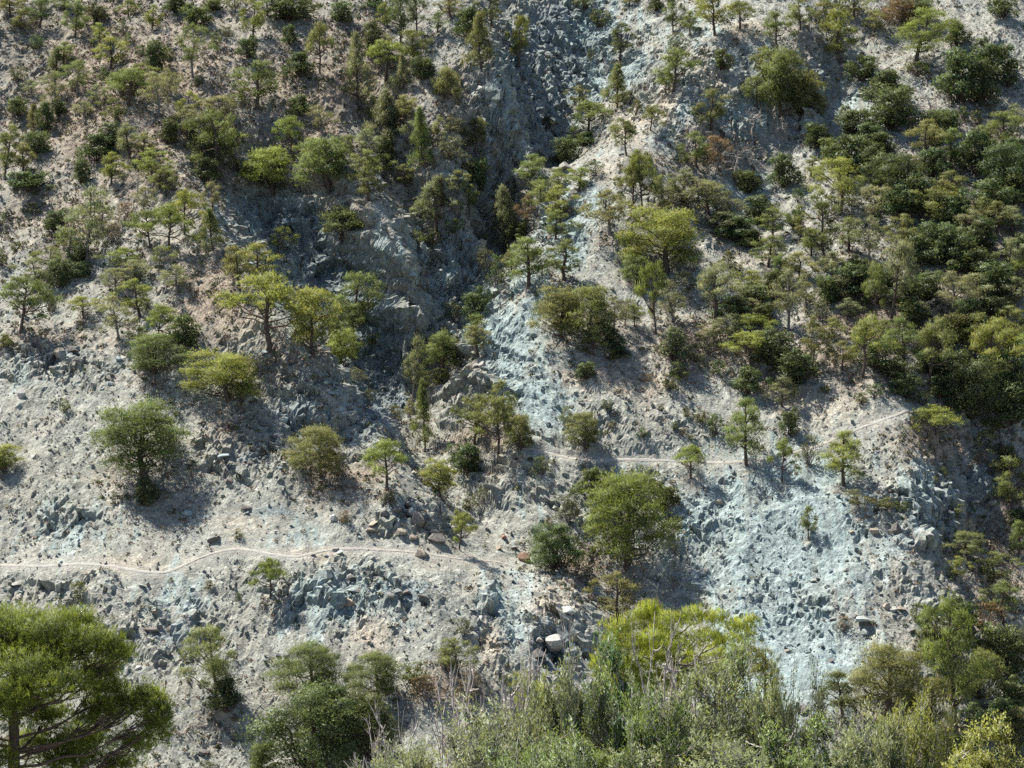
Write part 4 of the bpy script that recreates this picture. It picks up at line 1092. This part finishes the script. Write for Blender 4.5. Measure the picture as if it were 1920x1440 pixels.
# ------------------------------------------------------------------ dry tufts and cushion plants over the brown slopes
def scatter_tufts(count, seed, big=False):
    rng = np.random.default_rng(seed)
    x = rng.uniform(-77, 77, count * 6); y = rng.uniform(217, 366, count * 6)
    ok = np.abs(x) < 0.2126 * y + 6
    x, y = x[ok], y[ok]
    soil = gsample(M_soil, x, y); blue = gsample(M_blue, x, y); sm = gsample(M_smooth, x, y); pth = gsample(M_path, x, y)
    pr = np.clip((0.10 + soil * 1.3) * (1 - blue) * (1 - .7 * sm) * (1 - pth) * np.clip(fbm(x / 5, y / 6, 401, 3) * 3 - 0.7, 0.08, 1), 0, 1)
    keep = rng.random(len(x)) < pr
    x, y = x[keep][:count], y[keep][:count]
    m = len(x); z = ground(x, y)
    r = rng.uniform(0.32, 0.62, m) if big else rng.uniform(0.14, 0.38, m)
    per = 42 if big else 12
    d = rng.normal(size=(m, per, 3)); d[:, :, 2] = np.abs(d[:, :, 2]) * 0.9 + 0.1
    d /= np.linalg.norm(d, axis=2)[:, :, None]
    pos = np.stack([x, y, z - 0.03], -1)[:, None] + d * r[:, None, None] * rng.uniform(.45, .9, (m, per, 1))
    V, NN = blades(rng, pos.reshape(-1, 3), d.reshape(-1, 3), 0.22, 0.16, 0.3, 0.6)
    tint = np.repeat(np.repeat(rng.random(m), per), 3)
    me = mesh_from("cushion_shrubs" if big else "dry_tufts", V, np.arange(len(V)).reshape(-1, 3), normals=NN, attrs={"tint": tint})
    mt, nt, out = new_mat("dry_tuft")
    c = ramp(nt, attr(nt, "tint"), (0.0, (0.085, 0.10, 0.045)), (0.4, (0.13, 0.135, 0.075)), (0.7, (0.17, 0.15, 0.10)), (1.0, (0.06, 0.08, 0.035))) if big else ramp(nt, attr(nt, "tint"), (0.0, (0.20, 0.155, 0.115)), (0.35, (0.17, 0.13, 0.10)), (0.6, (0.27, 0.22, 0.165)), (0.78, (0.10, 0.10, 0.055)), (1.0, (0.13, 0.13, 0.075)))
    b = N(nt, "ShaderNodeBsdfDiffuse"); nt.links.new(c, b.inputs[0]); nt.links.new(b.outputs[0], out.inputs[0])
    add_obj("cushion_shrubs" if big else "dry_tufts", me, mt, kind="stuff", label="knee-high olive and brown cushion shrubs peppered over the slopes" if big else "small dry cushion plants dotted over the brown soil")
scatter_tufts(15000, 21)
scatter_tufts(1500, 22, True)

# ------------------------------------------------------------------ near vegetation on the viewer's own slope
def near_spot(u, vtop, D):
    top = unproject(u, vtop, D)
    zg = float(ground(top[0], top[1]))
    return top, zg

# the large pine at the lower left
def near_pine():
    rng = np.random.default_rng(404)
    D = 72.0
    px = D / FPX
    trunk_top = unproject(30, 1165, D); base = unproject(26, 1440, D)
    zg = float(ground(base[0], base[1]))
    lob = """20 1185 85 40 0;100 1195 75 42 .6;150 1172 42 28 -.4;170 1215 55 34 .8;215 1222 30 30 1.0;232 1228 22 20 .2;60 1262 80 38 1.6;120 1285 55 28 1.9;0 1330 55 36 1.4;30 1300 45 28 1.9;-60 1210 90 50 .3;-120 1260 80 45 0;-150 1330 80 45 .4;-90 1380 80 40 .9;-200 1290 60 40 -.4
200 1300 45 26 -.8;205 1255 30 18 -1.0;190 1340 55 34 -1.2;240 1325 40 28 .2;275 1312 36 26 .6;300 1340 30 34 .9;290 1372 34 34 .5;250 1400 42 26 -.6;150 1395 70 30 -1.6;90 1350 50 30 -1.8;120 1430 70 30 -1.2;215 1440 55 26 -1.2;60 1400 50 24 -1.9;20 1230 70 45 -1.2;100 1240 70 40 -1.4;-40 1440 80 40 1;180 1270 40 24 -.2;70 1180 50 26 -1.0;-30 1172 60 28 .4;50 1320 60 30 -1.4"""
    acc = Acc(); parts = []
    tp = np.array([[base[0] - .1, base[1], zg - .3], [base[0], base[1], base[2]], unproject(26, 1370, D), unproject(22, 1300, D), unproject(30, 1230, D), trunk_top])
    acc.add(*tube(tp, [.24, .185, .16, .12, .08, .03], 8))
    for L in lob.replace("\n", ";").split(";"):
        u, v, ru, rv, dz = [float(t) for t in L.split()]
        c = unproject(u, v, D - dz)
        r = (ru * px, ru * px * .9, rv * px * 1.05)
        zt = np.clip(c[2] - 0.30 * abs(c[0] - base[0]) - .4, base[2] - .6, trunk_top[2] - .3)
        st = np.array([np.interp(zt, tp[:, 2], tp[:, 0]), np.interp(zt, tp[:, 2], tp[:, 1]), zt])
        br = bent(st, c, rng, 7, 0.07, 0.02)
        acc.add(*tube(br, np.linspace(.055, .015, 7), 5))
        for _ in range(5):      # forks inside the clump
            e = c + rng.normal(size=3) * np.array(r) * .5
            acc.add(*tube(bent(br[4], e, rng, 4, .03, .08), [.028, .022, .016, .008], 3))
        area = ru * rv
        parts.append(clump(rng, c, r, int(area * 0.36), 8, 0.14, 0.019, up=0.35, bias=.55, shell=(.3, 1.03), spread=.7))
        parts.append(clump(rng, c, r, int(area * 0.06), 8, 0.17, 0.016, up=0.9, bias=.8, shell=(.95, 1.15), spread=.5))
    tm = acc.mesh("trunk"); tm.materials.append(MAT_BARK)
    e = link_tree("pine_tree", tm, crown_mesh("crown", parts, MAT_NEEDLE), (0, 0, 0), (1, 1, 1), 0, (0.132, 0.168, 0.038),
                  "large near pine with thick trunk and bright green crown, in the lower left corner", "pine tree", "pines on the near slope")
    e.location = (0, 0, 0)
    # move the Empty to the tree's foot
    foot = Vector((base[0], base[1], zg))
    e.location = foot
    for ch in e.children:
        ch.data.transform(Matrix.Translation(-foot))
near_pine()

def pixel_pine(lob, D, trunk_u, label, color, seed, dens=.3, nl=.16, nw=.018):
    rng = np.random.default_rng(seed)
    px = D / FPX
    rows = [[float(t) for t in L.split()] for L in lob.replace("\n", ";").split(";")]
    vt = min(r[1] for r in rows); vb = max(r[1] for r in rows)
    top = unproject(trunk_u, vt, D); bot = unproject(trunk_u, vb + 60, D)
    zg = float(ground(bot[0], bot[1]))
    foot = np.array([bot[0], bot[1], zg])
    acc = Acc(); parts = []
    tp = np.array([foot - [0, 0, .3], foot * .5 + bot * .5, bot, top])
    tp[1:3, :2] += rng.normal(size=(2, 2)) * .12
    acc.add(*tube(tp, [.20, .17, .12, .03], 7))
    for u, v, ru, rv, dz in rows:
        c = unproject(u, v, D - dz); r = (ru * px, ru * px * .9, rv * px)
        zt = np.clip(c[2] - 0.35 * abs(c[0] - bot[0]) - .5, bot[2] - .5, top[2] - .2)
        st = np.array([np.interp(zt, tp[:, 2], tp[:, 0]), np.interp(zt, tp[:, 2], tp[:, 1]), zt])
        acc.add(*tube(bent(st, c, rng, 6, .05, .06), np.linspace(.05, .012, 6), 4))
        parts.append(clump(rng, c, r, int(ru * rv * dens), 8, nl, nw, up=.55, bias=.5, shell=(.35, 1.05), spread=.6))
        parts.append(clump(rng, c, r, int(ru * rv * dens * .25), 8, nl * 1.2, nw, up=1.2, bias=.9, shell=(.9, 1.2), spread=.35))
    acc.V = [a - foot for a in acc.V]
    parts = [(a - foot, b) for a, b in parts]
    tm = acc.mesh("trunk"); tm.materials.append(MAT_GREYBARK)
    link_tree("pine_tree", tm, crown_mesh("crown", parts, MAT_NEEDLE), foot, (1, 1, 1), 0, color, label, "pine tree", "pines on the near slope")
pixel_pine("""1165 1185 36 22 .3;1205 1160 30 20 0;1222 1150 18 18 .2;1262 1170 32 20 .6;1235 1200 40 20 1;1305 1160 28 18 .4;1345 1165 26 18 .2;1385 1180 26 14 .1;1412 1168 14 12 0;1400 1195 20 10 .3;1325 1200 42 18 .9;1275 1218 40 18 1.1;1195 1220 36 24 .8;1150 1215 26 22 .2;1365 1205 30 14 .8;1230 1245 40 24 .3;1180 1260 36 26 .2;1290 1250 40 22 -.6;1345 1232 34 14 -.8;1130 1255 26 28 -.3;1150 1290 34 28 .4;1210 1290 40 28 .4;1270 1290 40 26 .2;1330 1275 36 20 -.3;1355 1260 28 16 .2""",
           88, 1262, "near pine with bright yellow-green needle tufts rising behind the grey twigs", (0.215, 0.255, 0.038), 51)
pixel_pine("1400 1225 30 18 .2;1425 1240 26 20 .3;1440 1262 26 22 0;1450 1290 22 22 .2;1415 1262 22 16 -.3;1455 1320 20 22 0", 95, 1435,
           "young yellowish pine beside the near yellow-topped pine, against the blue scree", (0.14, 0.15, 0.035), 52, .22)
pixel_pine("985 1290 30 24 .2;1005 1320 34 26 .5;980 1340 26 24 0;1030 1345 30 24 .4;1000 1370 40 24 .2;1045 1375 26 20 .1", 110, 1000,
           "low yellow-green pine between the dead branches and the leafy thicket", (0.13, 0.15, 0.03), 53, .24, .17, .022)

def make_thicket(seed, leafy, H=5.0, thick=1.0):
    """many-stemmed shrub: bare grey twigs with narrow leaves towards the tips"""
    rng = np.random.default_rng(seed)
    acc = Acc(); tips = []
    for k in range(9):
        a = k * 2.4; sp = rng.uniform(.1, .5) if thick == 1 else rng.uniform(.2, 1.1)
        grow(rng, acc, (math.cos(a) * .15, math.sin(a) * .15, -.2), (math.cos(a) * sp, math.sin(a) * sp, 1), H * rng.uniform(.5, .75), (.056 if thick == 1 else .105), 0, 3, 4, .18 if thick == 1 else .32, (4, 6) if thick == 1 else (3, 5), .5 if thick == 1 else .58, .35 if thick == 1 else .12, tips, .58 if thick == 1 else .68)
    stem = acc.mesh("stems"); stem.materials.append(MAT_TWIG)
    crown = None
    if leafy > 0:
        T = np.concatenate(tips)
        nleaf = int(leafy)
        j = rng.integers(0, len(T), nleaf)
        pos = T[j] + rng.normal(size=(nleaf, 3)) * 0.07
        cen = np.array([0, 0, H * .5]); out = (pos - cen); out /= np.linalg.norm(out, axis=1)[:, None] + 1e-9
        V, NN = blades(rng, pos, out, 0.11, 0.038, .5, .7)
        crown = crown_mesh("foliage", [(V, NN)], MAT_LEAF)
    return stem, crown
MAT_TWIG = bark_material("grey_twig", (0.24, 0.225, 0.21), (0.46, 0.435, 0.41))
THICK = [make_thicket(600 + k, lf) for k, lf in enumerate((52000, 36000, 19000))]
BARE = [make_thicket(700 + k, 0, 5.0, 1.7) for k in range(3)]
for st_, cr_ in BARE:
    st_.materials.clear(); st_.materials.append(MAT_DEAD)
def extent_p(me, q=99.0):
    co = np.empty(len(me.vertices) * 3, np.float32); me.vertices.foreach_get("co", co)
    co = co.reshape(-1, 3)
    return np.percentile(co[:, 0], q) - np.percentile(co[:, 0], 100 - q), np.percentile(co[:, 2], 99.7)
# u v_top distance width_px variant tone label
NEAR = """
1150 1250 66 210 0 2|dense dark green leafy shrub in front of the yellow-topped pine's left half
1060 1265 65 180 1 3|twiggy grey-green shrub just left of the dark green leafy shrub
1290 1280 66 230 2 3|bare-stemmed grey shrub with few leaves in front of the yellow-topped pine
1390 1255 68 190 0 0|fresh green leafy shrub below the young yellowish pine
1215 1310 63 200 1 0|middle shrub of the thicket with mixed green leaves and grey stems
970 1345 62 170 2 3|thin-leaved grey shrub right of the tall bare branches
1460 1290 64 150 1 3|pale twiggy shrub at the thicket's right shoulder
870 1375 60 180 2 3|low thin shrub under the tall bare branches
1530 1385 60 210 0 0|dark green leafy shrub at the bottom edge right of the thicket
1650 1355 62 220 1 3|grey-green shrub in front of the bottom right pines
1720 1335 64 200 1 1|light olive shrub tallest along the bottom right edge
1810 1395 58 220 0 1|yellowish leafy shrub at the bottom right edge
1890 1385 58 220 0 1|yellow-green leafy shrub filling the bottom right corner
1110 1390 56 260 1 0|leafy shrub at the bottom edge under the dark green one
1340 1395 56 270 2 3|grey stemmy shrub at the bottom edge under the yellow-topped pine
1000 1410 56 220 1 0|green-tipped shrub at the bottom edge right of the bare branches
1440 1400 56 220 0 0|green leafy shrub at the bottom edge below the pale twiggy one
760 1420 58 170 1 3|low shrub at the bottom edge beside the dark oak clump
1590 1410 55 220 0 3|dull green shrub lowest along the bottom right edge
"""
def near_shrub(u, vt, D, wpx, stem, crown, tone, label, name, cat, group, seed):
    top, zg = near_spot(u, vt, D)
    ex, ez = extent_p(stem)
    sz = (top[2] - zg) / ez * 1.06; sx = wpx * D / FPX / ex
    rr = random.Random(seed)
    e = bpy.data.objects.new(name, None)
    e.location = (top[0], top[1], zg); e.scale = (sx, sx, sz); e.rotation_euler = (0, 0, rr.uniform(0, 6.28))
    e["label"] = label; e["category"] = cat; e["group"] = group
    COL.objects.link(e)
    o = bpy.data.objects.new("stem", stem); o.parent = e; COL.objects.link(o)
    if crown is not None:
        o = bpy.data.objects.new("foliage", crown); o.parent = e
        c = NEARTONE[tone]; o.color = (*c, 1); COL.objects.link(o)
NEARTONE = {0: (0.12, 0.165, 0.06), 1: (0.20, 0.22, 0.06), 2: (0.07, 0.12, 0.055), 3: (0.155, 0.18, 0.095)}
for k, ln in enumerate(NEAR.strip().split("\n")):
    a, lab = ln.split("|"); u, vt, D, w, var, tone = a.split()
    st_, cr_ = THICK[int(var)]
    near_shrub(float(u), float(vt), float(D), float(w), st_, cr_, int(tone), lab, "leafy_shrub", "shrub", "leafy shrubs along the near edge", 70 + k)
NEARDEAD = """
905 1235 70 190 0|tallest bare pale branches standing before the grey slope at the bottom
815 1300 67 190 1|spreading bare branches leaning left across the dark oak clump
735 1345 64 160 2|lowest leftmost bare branches in front of the dark oak clump
1065 1195 72 120 1|whitish bare twigs rising left of the yellow-topped pine
1235 1195 70 150 2|bare twigs rising in front of the yellow-topped pine
1320 1235 69 120 0|short bare twigs right of centre before the yellow-topped pine
960 1290 68 150 2|bare pale branches right of the tallest ones, over the grey slope
1425 1245 70 110 1|bare forked twigs against the blue scree
"""
for k, ln in enumerate(NEARDEAD.strip().split("\n")):
    a, lab = ln.split("|"); u, vt, D, w, var = a.split()
    near_shrub(float(u), float(vt), float(D), float(w), BARE[int(var)][0], None, 0, lab, "bare_shrub", "bare shrub", "leafless shrubs along the near edge", 170 + k)
